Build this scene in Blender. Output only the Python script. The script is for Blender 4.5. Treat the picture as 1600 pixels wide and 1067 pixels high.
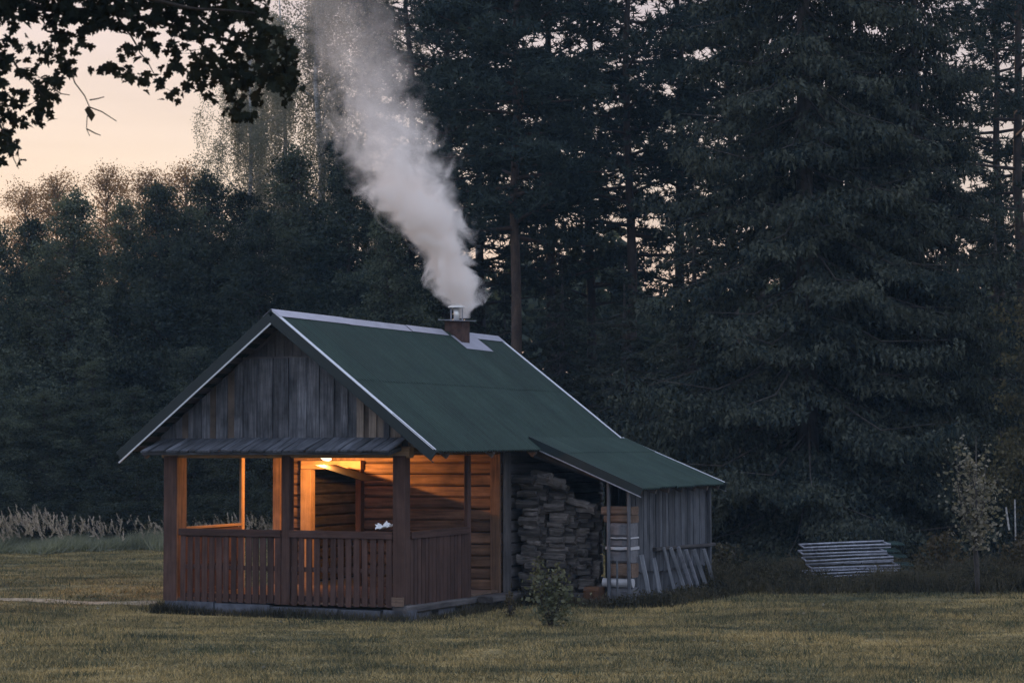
import bpy, math, random
import numpy as np
from mathutils import Vector, Matrix

R = random.Random(7)
rng = np.random.default_rng(11)
for o in list(bpy.data.objects):
    bpy.data.objects.remove(o)
scene = bpy.context.scene
COL = scene.collection

# ------------------------------------------------------------------ camera
CAM_Z, PITCH, ROLL, FPX = 2.4982, 0.0533, 0.0027, 3075.16
cam_data = bpy.data.cameras.new('camera')
cam_data.sensor_width = 36
cam_data.lens = FPX / 1600 * 36
cam_data.clip_end = 3000
cam = bpy.data.objects.new('camera', cam_data)
COL.objects.link(cam)
cam.matrix_world = Matrix.Translation((0, 0, CAM_Z)) @ Matrix.Rotation(math.pi / 2 + PITCH, 4, 'X') @ Matrix.Rotation(-ROLL, 4, 'Z')
scene.camera = cam
cam_data.dof.use_dof = True; cam_data.dof.focus_distance = 33.5; cam_data.dof.aperture_fstop = 4.0

# ------------------------------------------------------------------ sky and sun
SUN_AZ, SUN_EL = math.radians(-13), math.radians(9)       # azimuth from +Y towards +X
world = bpy.data.worlds.new('World')
scene.world = world
world.use_nodes = True
nt = world.node_tree
nt.nodes.clear()
def N(tree, kind, **kw):
    n = tree.nodes.new(kind)
    for k, v in kw.items():
        if k == 'inp':
            for i, val in v.items():
                n.inputs[i].default_value = val
        else:
            setattr(n, k, v)
    return n
L = nt.links.new
tc = N(nt, 'ShaderNodeTexCoord')
sky = N(nt, 'ShaderNodeTexSky', sky_type='NISHITA', sun_disc=False, sun_elevation=SUN_EL, sun_rotation=SUN_AZ,
        altitude=100, air_density=1.4, dust_density=2.5, ozone_density=2.0)
bg1 = N(nt, 'ShaderNodeBackground', inp={1: 0.006})
L(sky.outputs[0], bg1.inputs[0])
# thin high cloud veil: warm and bright round the set sun, lavender higher up and behind
sep = N(nt, 'ShaderNodeSeparateXYZ'); L(tc.outputs['Generated'], sep.inputs[0])
rz = N(nt, 'ShaderNodeValToRGB')
L(sep.outputs[2], rz.inputs[0])
el = rz.color_ramp.elements
el[0].position = 0.0; el[0].color = (0.82, 0.50, 0.35, 1)
el[1].position = 1.0; el[1].color = (0.78, 0.93, 1.25, 1)
for p, c in ((0.07, (0.78, 0.56, 0.44, 1)), (0.14, (0.74, 0.62, 0.55, 1)), (0.22, (0.64, 0.56, 0.60, 1)), (0.5, (0.76, 0.80, 1.03, 1))):
    e = el.new(p); e.color = c
dot = N(nt, 'ShaderNodeVectorMath', operation='DOT_PRODUCT')
L(tc.outputs['Generated'], dot.inputs[0])
dot.inputs[1].default_value = (math.sin(SUN_AZ), math.cos(SUN_AZ), 0.05)
az = N(nt, 'ShaderNodeMapRange', interpolation_type='SMOOTHSTEP', inp={1: -1.0, 2: 1.0, 3: 0.95, 4: 1.0})
L(dot.outputs['Value'], az.inputs[0])
az2 = N(nt, 'ShaderNodeMapRange', interpolation_type='SMOOTHSTEP', inp={1: 0.93, 2: 1.0, 3: 0.0, 4: 0.03})
L(dot.outputs['Value'], az2.inputs[0])
ad = N(nt, 'ShaderNodeMath', operation='ADD'); L(az.outputs[0], ad.inputs[0]); L(az2.outputs[0], ad.inputs[1])
cool = N(nt, 'ShaderNodeMix', data_type='RGBA')       # behind the camera the veil is blue-grey
cf = N(nt, 'ShaderNodeMapRange', inp={1: 0.75, 2: -0.6, 3: 0.0, 4: 0.85}); L(dot.outputs['Value'], cf.inputs[0])
L(cf.outputs[0], cool.inputs[0]); L(rz.outputs[0], cool.inputs[6]); cool.inputs[7].default_value = (0.90, 1.05, 1.34, 1)
mp = N(nt, 'ShaderNodeMapping'); mp.inputs['Scale'].default_value = (2.5, 2.5, 26)
L(tc.outputs['Generated'], mp.inputs[0])
cn = N(nt, 'ShaderNodeTexNoise', inp={'Scale': 1.6, 'Detail': 5.0, 'Roughness': 0.55}); L(mp.outputs[0], cn.inputs['Vector'])
cr = N(nt, 'ShaderNodeMapRange', inp={1: 0.35, 2: 0.7, 3: 0.92, 4: 1.06}); L(cn.outputs[0], cr.inputs[0])
mm = N(nt, 'ShaderNodeMath', operation='MULTIPLY'); L(ad.outputs[0], mm.inputs[0]); L(cr.outputs[0], mm.inputs[1])
bg2 = N(nt, 'ShaderNodeBackground'); L(cool.outputs[2], bg2.inputs[0]); L(mm.outputs[0], bg2.inputs[1])
addw = N(nt, 'ShaderNodeAddShader'); L(bg1.outputs[0], addw.inputs[0]); L(bg2.outputs[0], addw.inputs[1])
wo = N(nt, 'ShaderNodeOutputWorld'); L(addw.outputs[0], wo.inputs[0])

sd = bpy.data.lights.new('sun', 'SUN'); sd.energy = 2.2; sd.angle = math.radians(14); sd.color = (1.0, 0.66, 0.42)
sun = bpy.data.objects.new('sun', sd); COL.objects.link(sun)
d = Vector((math.sin(SUN_AZ) * math.cos(SUN_EL), math.cos(SUN_AZ) * math.cos(SUN_EL), math.sin(SUN_EL)))
sun.rotation_euler = d.to_track_quat('Z', 'Y').to_euler()
sun.location = (-20, 60, 30)

scene.view_settings.view_transform = 'Standard'
scene.view_settings.look = 'None'
scene.view_settings.exposure = 0.0
scene.view_settings.gamma = 1.0
scene.view_settings.use_curve_mapping = False
scene.render.engine = 'CYCLES'
cy = scene.cycles
cy.use_denoising = True
cy.denoiser = 'OPENIMAGEDENOISE'
cy.max_bounces = 12; cy.diffuse_bounces = 3; cy.glossy_bounces = 3; cy.transmission_bounces = 4
cy.volume_bounces = 12; cy.transparent_max_bounces = 8
cy.volume_step_rate = 0.6; cy.volume_max_steps = 256
cy.caustics_reflective = False; cy.caustics_refractive = False
cy.sample_clamp_indirect = 4.0
cy.filter_width = 1.5

# ------------------------------------------------------------------ helpers
def P(px, py, Y):
    """world point on the view ray of a place in the photograph, at depth Y"""
    u, w = (px - 800) / FPX, (533.5 - py) / FPX
    cp, sp = math.cos(PITCH), math.sin(PITCH)
    dy, dz = cp - sp * w, sp + cp * w
    t = Y / dy
    return Vector((u * t, Y, CAM_Z + dz * t))

HX, HY, TH = -5.7552, 32.4536, 0.4251
HM = Matrix.Translation((HX, HY, 0)) @ Matrix.Rotation(-TH, 4, 'Z')
def hw(a, b, z):
    return HM @ Vector((a, b, z))
G0 = -0.2                                                  # ground level round the cabin

def gz(x, y):
    """height of the ground"""
    n = (0.05 * np.sin(x * 0.31 + 1.3) * np.cos(y * 0.23) + 0.025 * np.sin(x * 0.9 + y * 0.7) + 0.012 * np.sin(x * 2.3 - y * 1.9 + .4))
    near = np.clip((24 - y) / 24, 0, 1)
    hx = (x - HX) * math.cos(TH) - (y - HY) * math.sin(TH)
    hy = (x - HX) * math.sin(TH) + (y - HY) * math.cos(TH)
    inside = np.clip(1 - np.maximum(np.maximum(-hx, hx - 7), np.maximum(-hy, hy - 8.5)) / 2.0, 0, 1)
    return G0 + n * (1 - inside) + 1.1 * near ** 1.3

def link(o, parent=None):
    COL.objects.link(o)
    if parent is not None:
        o.parent = parent
    return o
def tag(o, label=None, cat=None, group=None, kind=None):
    if label: o['label'] = label
    if cat: o['category'] = cat
    if group: o['group'] = group
    if kind: o['kind'] = kind
    return o
def empty(name, loc=(0, 0, 0), rz=0, parent=None):
    o = bpy.data.objects.new(name, None)
    o.empty_display_size = 0.2
    o.location = loc; o.rotation_euler = (0, 0, rz)
    return link(o, parent)
def mesh_np(name, V, F, mat, smooth=False):
    V = np.asarray(V, dtype=np.float32); F = np.asarray(F, dtype=np.int32)
    k = F.shape[1]
    me = bpy.data.meshes.new(name)
    me.vertices.add(len(V)); me.vertices.foreach_set('co', V.ravel())
    me.loops.add(F.size); me.loops.foreach_set('vertex_index', F.ravel())
    me.polygons.add(len(F))
    me.polygons.foreach_set('loop_start', np.arange(0, F.size, k, dtype=np.int32))
    if smooth:
        me.polygons.foreach_set('use_smooth', np.ones(len(F), dtype=bool))
    me.update(calc_edges=True)
    if mat: me.materials.append(mat)
    return me
class MB:
    def __init__(s): s.v = []; s.f = []
    def add(s, vs, fs):
        n = len(s.v); s.v += [tuple(v) for v in vs]; s.f += [tuple(i + n for i in f) for f in fs]
    def box(s, x0, x1, y0, y1, z0, z1, M=None):
        vs = [Vector(p) for p in ((x0, y0, z0), (x1, y0, z0), (x1, y1, z0), (x0, y1, z0), (x0, y0, z1), (x1, y0, z1), (x1, y1, z1), (x0, y1, z1))]
        if M: vs = [M @ v for v in vs]
        s.add(vs, [(3, 2, 1, 0), (4, 5, 6, 7), (0, 1, 5, 4), (1, 2, 6, 5), (2, 3, 7, 6), (3, 0, 4, 7)])
    def tube(s, pts, rad, n=8, cap=True):
        pts = [Vector(p) for p in pts]
        if not isinstance(rad, (list, tuple)): rad = [rad] * len(pts)
        rings = []
        t0 = (pts[1] - pts[0]).normalized()
        u = t0.orthogonal().normalized()
        for i, p in enumerate(pts):
            t = (pts[min(i + 1, len(pts) - 1)] - pts[max(i - 1, 0)])
            t = t.normalized() if t.length > 1e-9 else t0
            u = (u - t * u.dot(t)).normalized(); w = t.cross(u)
            rings.append([p + (u * math.cos(2 * math.pi * k / n) + w * math.sin(2 * math.pi * k / n)) * rad[i] for k in range(n)])
        vs = [v for r in rings for v in r]; fs = []
        for i in range(len(pts) - 1):
            for k in range(n):
                a, b = i * n + k, i * n + (k + 1) % n
                fs.append((a, b, b + n, a + n))
        if cap:
            fs.append(tuple(range(n))[::-1]); fs.append(tuple((len(pts) - 1) * n + k for k in range(n)))
        s.add(vs, fs)
    def mesh(s, name, mat, smooth=False):
        me = bpy.data.meshes.new(name); me.from_pydata(s.v, [], s.f)
        if smooth:
            for p in me.polygons: p.use_smooth = True
        if mat: me.materials.append(mat)
        return me
    def build(s, name, mat, parent=None, smooth=False):
        return link(bpy.data.objects.new(name, s.mesh(name, mat, smooth)), parent)

_cache = {}
def beam_mesh(w, d, ln, mat, name, ch=None, jag=0.0, seed=0):
    """a chamfered bar along local Z, origin at its lower end"""
    key = (round(w, 4), round(d, 4), round(ln, 4), mat.name, jag, seed)
    if key in _cache: return _cache[key]
    c = min(w, d) * 0.18 if ch is None else ch
    rr = random.Random(seed * 31 + int(ln * 1000))
    sec = [(-w / 2 + c, -d / 2), (w / 2 - c, -d / 2), (w / 2, -d / 2 + c), (w / 2, d / 2 - c), (w / 2 - c, d / 2), (-w / 2 + c, d / 2), (-w / 2, d / 2 - c), (-w / 2, -d / 2 + c)]
    nz = 2 if jag == 0 else 6
    vs, fs = [], []
    for i in range(nz):
        z = ln * i / (nz - 1)
        ox, oy = (rr.uniform(-jag, jag), rr.uniform(-jag, jag)) if jag else (0, 0)
        for x, y in sec:
            vs.append((x * (1 + (rr.uniform(-jag, jag) * 2 if jag else 0)) + ox, y + oy, z + (rr.uniform(-jag, jag) if jag and i in (0, nz - 1) else 0)))
    for i in range(nz - 1):
        for k in range(8):
            a, b = i * 8 + k, i * 8 + (k + 1) % 8
            fs.append((a, b, b + 8, a + 8))
    fs.append(tuple(range(8))[::-1]); fs.append(tuple((nz - 1) * 8 + k for k in range(8)))
    me = bpy.data.meshes.new(name); me.from_pydata(vs, [], fs); me.materials.append(mat)
    _cache[key] = me
    return me
def beam(name, p0, p1, w, d, mat, parent=None, up=(0, 1, 0), jag=0.0, seed=0, ch=None):
    """bar from p0 to p1; d is its size along the direction nearest to up"""
    p0, p1 = Vector(p0), Vector(p1)
    z = (p1 - p0); ln = z.length; z.normalize()
    y = Vector(up); y = (y - z * y.dot(z)).normalized(); x = y.cross(z)
    M = Matrix((x, y, z)).transposed().to_4x4(); M.translation = p0
    o = bpy.data.objects.new(name, beam_mesh(w, d, ln, mat, name, ch, jag, seed))
    link(o, parent); o.matrix_basis = M
    return o

# ------------------------------------------------------------------ materials
def newmat(name):
    m = bpy.data.materials.new(name); m.use_nodes = True
    t = m.node_tree; b = t.nodes['Principled BSDF']
    return m, t, b
def wood(name, c1, c2, rough=0.85, grain=(28, 28, 1.6), vary=0.35, bump=0.25, blotch=0.3, alt=None, altf=0.0):
    m, t, b = newmat(name)
    l = t.links.new
    co = N(t, 'ShaderNodeTexCoord'); oi = N(t, 'ShaderNodeObjectInfo')
    off = N(t, 'ShaderNodeVectorMath', operation='MULTIPLY'); l(oi.outputs['Random'], off.inputs[0]); off.inputs[1].default_value = (37, 53, 71)
    ad = N(t, 'ShaderNodeVectorMath', operation='ADD'); l(co.outputs['Object'], ad.inputs[0]); l(off.outputs[0], ad.inputs[1])
    mp = N(t, 'ShaderNodeMapping'); mp.inputs['Scale'].default_value = grain; l(ad.outputs[0], mp.inputs[0])
    n1 = N(t, 'ShaderNodeTexNoise', inp={'Scale': 1.0, 'Detail': 6.0, 'Roughness': 0.65, 'Distortion': 0.4}); l(mp.outputs[0], n1.inputs['Vector'])
    n2 = N(t, 'ShaderNodeTexNoise', inp={'Scale': 2.3, 'Detail': 4.0, 'Roughness': 0.6}); l(ad.outputs[0], n2.inputs['Vector'])
    rp = N(t, 'ShaderNodeValToRGB'); rp.color_ramp.elements[0].position = 0.32; rp.color_ramp.elements[1].position = 0.68
    rp.color_ramp.elements[0].color = (*c1, 1); rp.color_ramp.elements[1].color = (*c2, 1); l(n1.outputs[0], rp.inputs[0])
    v1 = N(t, 'ShaderNodeMapRange', inp={1: 0.0, 2: 1.0, 3: 1 - vary, 4: 1 + vary}); l(oi.outputs['Random'], v1.inputs[0])
    v2 = N(t, 'ShaderNodeMapRange', inp={1: 0.3, 2: 0.7, 3: 1 - blotch, 4: 1 + blotch}); l(n2.outputs[0], v2.inputs[0])
    mu = N(t, 'ShaderNodeMath', operation='MULTIPLY'); l(v1.outputs[0], mu.inputs[0]); l(v2.outputs[0], mu.inputs[1])
    sc = N(t, 'ShaderNodeVectorMath', operation='SCALE'); l(rp.outputs[0], sc.inputs[0]); l(mu.outputs[0], sc.inputs['Scale'])
    src = sc.outputs[0]
    if alt:
        wn = N(t, 'ShaderNodeMath', operation='FRACT'); w0 = N(t, 'ShaderNodeMath', operation='MULTIPLY', inp={1: 17.31})
        l(oi.outputs['Random'], w0.inputs[0]); l(w0.outputs[0], wn.inputs[0])
        gt = N(t, 'ShaderNodeMath', operation='LESS_THAN', inp={1: altf}); l(wn.outputs[0], gt.inputs[0])
        mx = N(t, 'ShaderNodeMix', data_type='RGBA'); l(gt.outputs[0], mx.inputs[0]); l(src, mx.inputs[6])
        s2 = N(t, 'ShaderNodeVectorMath', operation='SCALE'); s2.inputs[0].default_value = alt; l(v2.outputs[0], s2.inputs['Scale']); l(s2.outputs[0], mx.inputs[7])
        src = mx.outputs[2]
    l(src, b.inputs['Base Color'])
    b.inputs['Roughness'].default_value = rough
    b.inputs['Specular IOR Level'].default_value = 0.25
    bp = N(t, 'ShaderNodeBump', inp={'Strength': bump, 'Distance': 0.01}); l(n1.outputs[0], bp.inputs['Height']); l(bp.outputs[0], b.inputs['Normal'])
    return m
def plain(name, c, rough=0.6, metal=0.0, noise=0.15, scale=6.0, spec=0.4, bump=0.0):
    m, t, b = newmat(name); l = t.links.new
    co = N(t, 'ShaderNodeTexCoord')
    n1 = N(t, 'ShaderNodeTexNoise', inp={'Scale': scale, 'Detail': 6.0, 'Roughness': 0.6}); l(co.outputs['Object'], n1.inputs['Vector'])
    v = N(t, 'ShaderNodeMapRange', inp={1: 0.3, 2: 0.7, 3: 1 - noise, 4: 1 + noise}); l(n1.outputs[0], v.inputs[0])
    sc = N(t, 'ShaderNodeVectorMath', operation='SCALE'); sc.inputs[0].default_value = c; l(v.outputs[0], sc.inputs['Scale'])
    l(sc.outputs[0], b.inputs['Base Color'])
    b.inputs['Roughness'].default_value = rough; b.inputs['Metallic'].default_value = metal; b.inputs['Specular IOR Level'].default_value = spec
    if bump:
        bp = N(t, 'ShaderNodeBump', inp={'Strength': bump, 'Distance': 0.02}); l(n1.outputs[0], bp.inputs['Height']); l(bp.outputs[0], b.inputs['Normal'])
    return m
def leafmat(name, c1, c2, trans=0.35, scale=0.5, tc=None, rough=0.7):
    """leaf colour varies in clumps; light passes through"""
    m = bpy.data.materials.new(name); m.use_nodes = True; t = m.node_tree; t.nodes.clear(); l = t.links.new
    co = N(t, 'ShaderNodeTexCoord'); oi = N(t, 'ShaderNodeObjectInfo')
    geo = N(t, 'ShaderNodeNewGeometry')
    ad = N(t, 'ShaderNodeVectorMath', operation='ADD'); l(co.outputs['Object'], ad.inputs[0])
    of = N(t, 'ShaderNodeVectorMath', operation='MULTIPLY'); l(oi.outputs['Random'], of.inputs[0]); of.inputs[1].default_value = (31, 47, 13); l(of.outputs[0], ad.inputs[1])
    n = N(t, 'ShaderNodeTexNoise', inp={'Scale': scale, 'Detail': 4.0, 'Roughness': 0.6}); l(ad.outputs[0], n.inputs['Vector'])
    n2 = N(t, 'ShaderNodeMath', operation='MULTIPLY_ADD', inp={1: 0.35, 2: -0.17}); l(geo.outputs['Random Per Island'], n2.inputs[0])
    s = N(t, 'ShaderNodeMath', operation='ADD'); l(n.outputs[0], s.inputs[0]); l(n2.outputs[0], s.inputs[1])
    rp = N(t, 'ShaderNodeValToRGB'); rp.color_ramp.elements[0].position = 0.3; rp.color_ramp.elements[1].position = 0.72
    rp.color_ramp.elements[0].color = (*c1, 1); rp.color_ramp.elements[1].color = (*c2, 1); l(s.outputs[0], rp.inputs[0])
    v = N(t, 'ShaderNodeMapRange', inp={1: 0.0, 2: 1.0, 3: 0.8, 4: 1.2}); l(oi.outputs['Random'], v.inputs[0])
    sc = N(t, 'ShaderNodeVectorMath', operation='SCALE'); l(rp.outputs[0], sc.inputs[0]); l(v.outputs[0], sc.inputs['Scale'])
    df = N(t, 'ShaderNodeBsdfDiffuse'); l(sc.outputs[0], df.inputs[0])
    tr = N(t, 'ShaderNodeBsdfTranslucent')
    tcx = tc or (1.3, 1.25, 0.7)
    tm = N(t, 'ShaderNodeVectorMath', operation='MULTIPLY'); l(sc.outputs[0], tm.inputs[0]); tm.inputs[1].default_value = tcx; l(tm.outputs[0], tr.inputs[0])
    mx = N(t, 'ShaderNodeMixShader', inp={0: trans}); l(df.outputs[0], mx.inputs[1]); l(tr.outputs[0], mx.inputs[2])
    out = N(t, 'ShaderNodeOutputMaterial'); l(mx.outputs[0], out.inputs[0])
    return m

M = {}
M['stain'] = wood('stained_wood', (0.046, 0.025, 0.021), (0.088, 0.050, 0.042), vary=0.22)
M['post'] = wood('post_wood', (0.052, 0.028, 0.023), (0.095, 0.055, 0.045), vary=0.12)
M['grey'] = wood('weathered_board', (0.032, 0.036, 0.044), (0.125, 0.125, 0.140), vary=0.45, bump=0.7, blotch=0.5, alt=(0.085, 0.066, 0.055), altf=0.12)
M['tan'] = wood('newer_board', (0.10, 0.085, 0.075), (0.24, 0.19, 0.155), vary=0.2)
M['shed'] = wood('shed_board', (0.038, 0.042, 0.052), (0.115, 0.12, 0.135), vary=0.3, bump=0.5)
M['log'] = wood('log_wood', (0.068, 0.042, 0.030), (0.225, 0.135, 0.086), vary=0.2, bump=0.6, grain=(16, 16, 1.2))
M['sidelog'] = wood('outer_log_wood', (0.045, 0.042, 0.045), (0.115, 0.105, 0.105), vary=0.25, bump=0.6, grain=(16, 16, 1.2))
M['frame'] = wood('frame_wood', (0.24, 0.15, 0.085), (0.40, 0.26, 0.16), vary=0.1)
M['door'] = wood('door_wood', (0.07, 0.035, 0.02), (0.13, 0.065, 0.035), vary=0.15)
M['fire'] = wood('split_firewood', (0.026, 0.024, 0.024), (0.175, 0.155, 0.145), vary=0.5, bump=0.9, grain=(22, 22, 2.2), blotch=0.45)
M['slab'] = wood('awning_board', (0.030, 0.034, 0.044), (0.105, 0.11, 0.13), vary=0.3, bump=0.6)
M['pole'] = wood('pole_wood', (0.12, 0.13, 0.15), (0.30, 0.31, 0.345), vary=0.25)
M['orangebark'] = wood('orange_pine_bark', (0.042, 0.030, 0.026), (0.098, 0.066, 0.052), vary=0.1, grain=(7, 7, 2.5), bump=0.9)
M['lath'] = wood('roof_lath_wood', (0.055, 0.045, 0.042), (0.11, 0.088, 0.080), vary=0.25)
M['timber'] = wood('new_timber', (0.10, 0.066, 0.05), (0.20, 0.135, 0.10), vary=0.2)
M['block'] = plain('grey_block', (0.13, 0.13, 0.145), 0.9, noise=0.35, scale=9, bump=0.4)
M['concrete'] = plain('concrete', (0.085, 0.09, 0.11), 0.95, noise=0.45, scale=5, bump=0.5)
M['white'] = plain('white_plastic', (0.42, 0.42, 0.45), 0.5, noise=0.08)
M['paper'] = plain('white_cloth', (0.86, 0.87, 0.90), 0.8, noise=0.1, scale=20)
M['zinc'] = plain('zinc_sheet', (0.42, 0.42, 0.50), 0.38, metal=0.35, noise=0.12, scale=3.5)
M['trim'] = plain('pale_trim', (0.60, 0.62, 0.68), 0.5, noise=0.12, scale=8)
M['steel'] = plain('steel_pipe', (0.75, 0.74, 0.72), 0.35, metal=0.6, noise=0.1)
M['rust'] = plain('rusty_stack', (0.065, 0.036, 0.030), 0.9, noise=0.5, scale=7, bump=0.4)
M['galv'] = plain('galvanised_tube', (0.27, 0.28, 0.33), 0.4, metal=0.4, noise=0.4, scale=9)
M['fascia'] = plain('green_fascia', (0.006, 0.014, 0.016), 0.5, noise=0.18, scale=4)
M['bark'] = wood('bark', (0.035, 0.030, 0.028), (0.10, 0.085, 0.075), vary=0.2, grain=(9, 9, 2.5), bump=0.9)
M['pinebark'] = wood('pine_bark', (0.030, 0.024, 0.022), (0.070, 0.050, 0.042), vary=0.2, grain=(7, 7, 2.5), bump=0.9)
M['birchbark'] = wood('birch_bark', (0.10, 0.095, 0.09), (0.50, 0.48, 0.46), vary=0.1, grain=(3, 3, 9), bump=0.3)
M['twig'] = wood('twig_bark', (0.015, 0.012, 0.010), (0.035, 0.027, 0.022), vary=0.1)
M['leafA'] = leafmat('broadleaf_green', (0.030, 0.044, 0.042), (0.120, 0.135, 0.100), scale=.7)
M['leafB'] = leafmat('broadleaf_dark', (0.022, 0.034, 0.036), (0.088, 0.104, 0.082), scale=.7)
M['leafFar'] = leafmat('far_leaf', (0.12, 0.10, 0.07), (0.26, 0.20, 0.13), trans=0.62, tc=(1.7, 1.3, 0.85))  # sunset glow on the far treetops is put into this warm colour
M['birch'] = leafmat('birch_leaf', (0.10, 0.115, 0.085), (0.24, 0.24, 0.19), trans=0.55, tc=(1.5, 1.4, 1.3))
M['pine'] = leafmat('pine_needle', (0.024, 0.036, 0.038), (0.058, 0.074, 0.064), trans=0.15, scale=0.6)
M['spruce'] = leafmat('spruce_needle', (0.016, 0.024, 0.025), (0.078, 0.084, 0.064), trans=0.12, scale=0.8)
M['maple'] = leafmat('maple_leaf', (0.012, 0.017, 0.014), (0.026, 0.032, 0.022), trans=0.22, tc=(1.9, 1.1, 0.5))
M['bush'] = leafmat('bush_leaf', (0.07, 0.08, 0.052), (0.19, 0.19, 0.125), trans=0.3, scale=3)
M['sapling'] = leafmat('sapling_leaf', (0.09, 0.09, 0.07), (0.30, 0.265, 0.21), trans=0.3, scale=3)
M['dry'] = leafmat('dry_leaf', (0.055, 0.048, 0.034), (0.14, 0.11, 0.072), trans=0.3, scale=2)
M['weed'] = leafmat('weed', (0.026, 0.028, 0.023), (0.105, 0.092, 0.066), trans=0.3, scale=0.8)
M['tall'] = leafmat('tall_grass_blade', (0.13, 0.145, 0.11), (0.30, 0.30, 0.22), trans=0.35, scale=0.6)
M['plume'] = leafmat('seed_plume', (0.30, 0.25, 0.20), (0.66, 0.56, 0.49), trans=0.4, scale=2)
M['oak'] = leafmat('yellowish_leaf', (0.05, 0.05, 0.035), (0.15, 0.13, 0.075), trans=.3)
M['blocker'] = plain('dark_board', (0.02, 0.014, 0.01), 0.95, spec=0.05)  # for the added panels that block lamp light
M['tuft'] = leafmat('lawn_tuft', (0.040, 0.052, 0.040), (0.105, 0.115, 0.070), trans=.2, scale=.6)
M['net'] = plain('green_net', (0.03, 0.065, 0.06), 0.7, noise=0.3)

def grassmat(name, blade):
    m, t, b = newmat(name); l = t.links.new
    g = N(t, 'ShaderNodeNewGeometry')
    mp = N(t, 'ShaderNodeMapping'); mp.inputs['Scale'].default_value = (0.55, 1.0, 1.0); l(g.outputs['Position'], mp.inputs[0])
    n1 = N(t, 'ShaderNodeTexNoise', inp={'Scale': 0.42, 'Detail': 7.0, 'Roughness': 0.68, 'Distortion': 0.6}); l(mp.outputs[0], n1.inputs['Vector'])
    mp2 = N(t, 'ShaderNodeMapping'); mp2.inputs['Scale'].default_value = (0.75, 2.9, 1.0); l(g.outputs['Position'], mp2.inputs[0])
    n2 = N(t, 'ShaderNodeTexNoise', inp={'Scale': 1.0, 'Detail': 8.0, 'Roughness': 0.78}); l(mp2.outputs[0], n2.inputs['Vector'])
    mx = N(t, 'ShaderNodeMath', operation='MULTIPLY_ADD', inp={1: 0.5}); l(n2.outputs[0], mx.inputs[0])
    h = N(t, 'ShaderNodeMath', operation='MULTIPLY', inp={1: 0.5}); l(n1.outputs[0], h.inputs[0]); l(h.outputs[0], mx.inputs[2])
    src = mx.outputs[0]
    if blade:
        a2 = N(t, 'ShaderNodeMath', operation='MULTIPLY_ADD', inp={1: 0.22, 2: -0.10}); l(g.outputs['Random Per Island'], a2.inputs[0])
        a3 = N(t, 'ShaderNodeMath', operation='ADD'); l(src, a3.inputs[0]); l(a2.outputs[0], a3.inputs[1]); src = a3.outputs[0]
    rp = N(t, 'ShaderNodeValToRGB'); e = rp.color_ramp.elements
    e[0].position = 0.40; e[0].color = (0.054, 0.062, 0.040, 1)
    e[1].position = 0.61; e[1].color = (0.46, 0.34, 0.15, 1)
    x = e.new(0.46); x.color = (0.132, 0.119, 0.061, 1)
    x = e.new(0.53); x.color = (0.225, 0.180, 0.088, 1)
    l(src, rp.inputs[0])
    l(rp.outputs[0], b.inputs['Base Color'])
    b.inputs['Roughness'].default_value = 0.9; b.inputs['Specular IOR Level'].default_value = 0.1
    if not blade:
        n3 = N(t, 'ShaderNodeTexNoise', inp={'Scale': 14.0, 'Detail': 6.0, 'Roughness': 0.7}); l(g.outputs['Position'], n3.inputs['Vector'])
        bp = N(t, 'ShaderNodeBump', inp={'Strength': 0.8, 'Distance': 0.06}); l(n3.outputs[0], bp.inputs['Height']); l(bp.outputs[0], b.inputs['Normal'])
    return m
M['ground'] = grassmat('lawn_ground', False)
M['blade'] = grassmat('lawn_blade', True)
M['straw'] = plain('dry_straw', (0.27, 0.215, 0.14), 0.95, noise=0.5, scale=9, bump=0.6)

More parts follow.
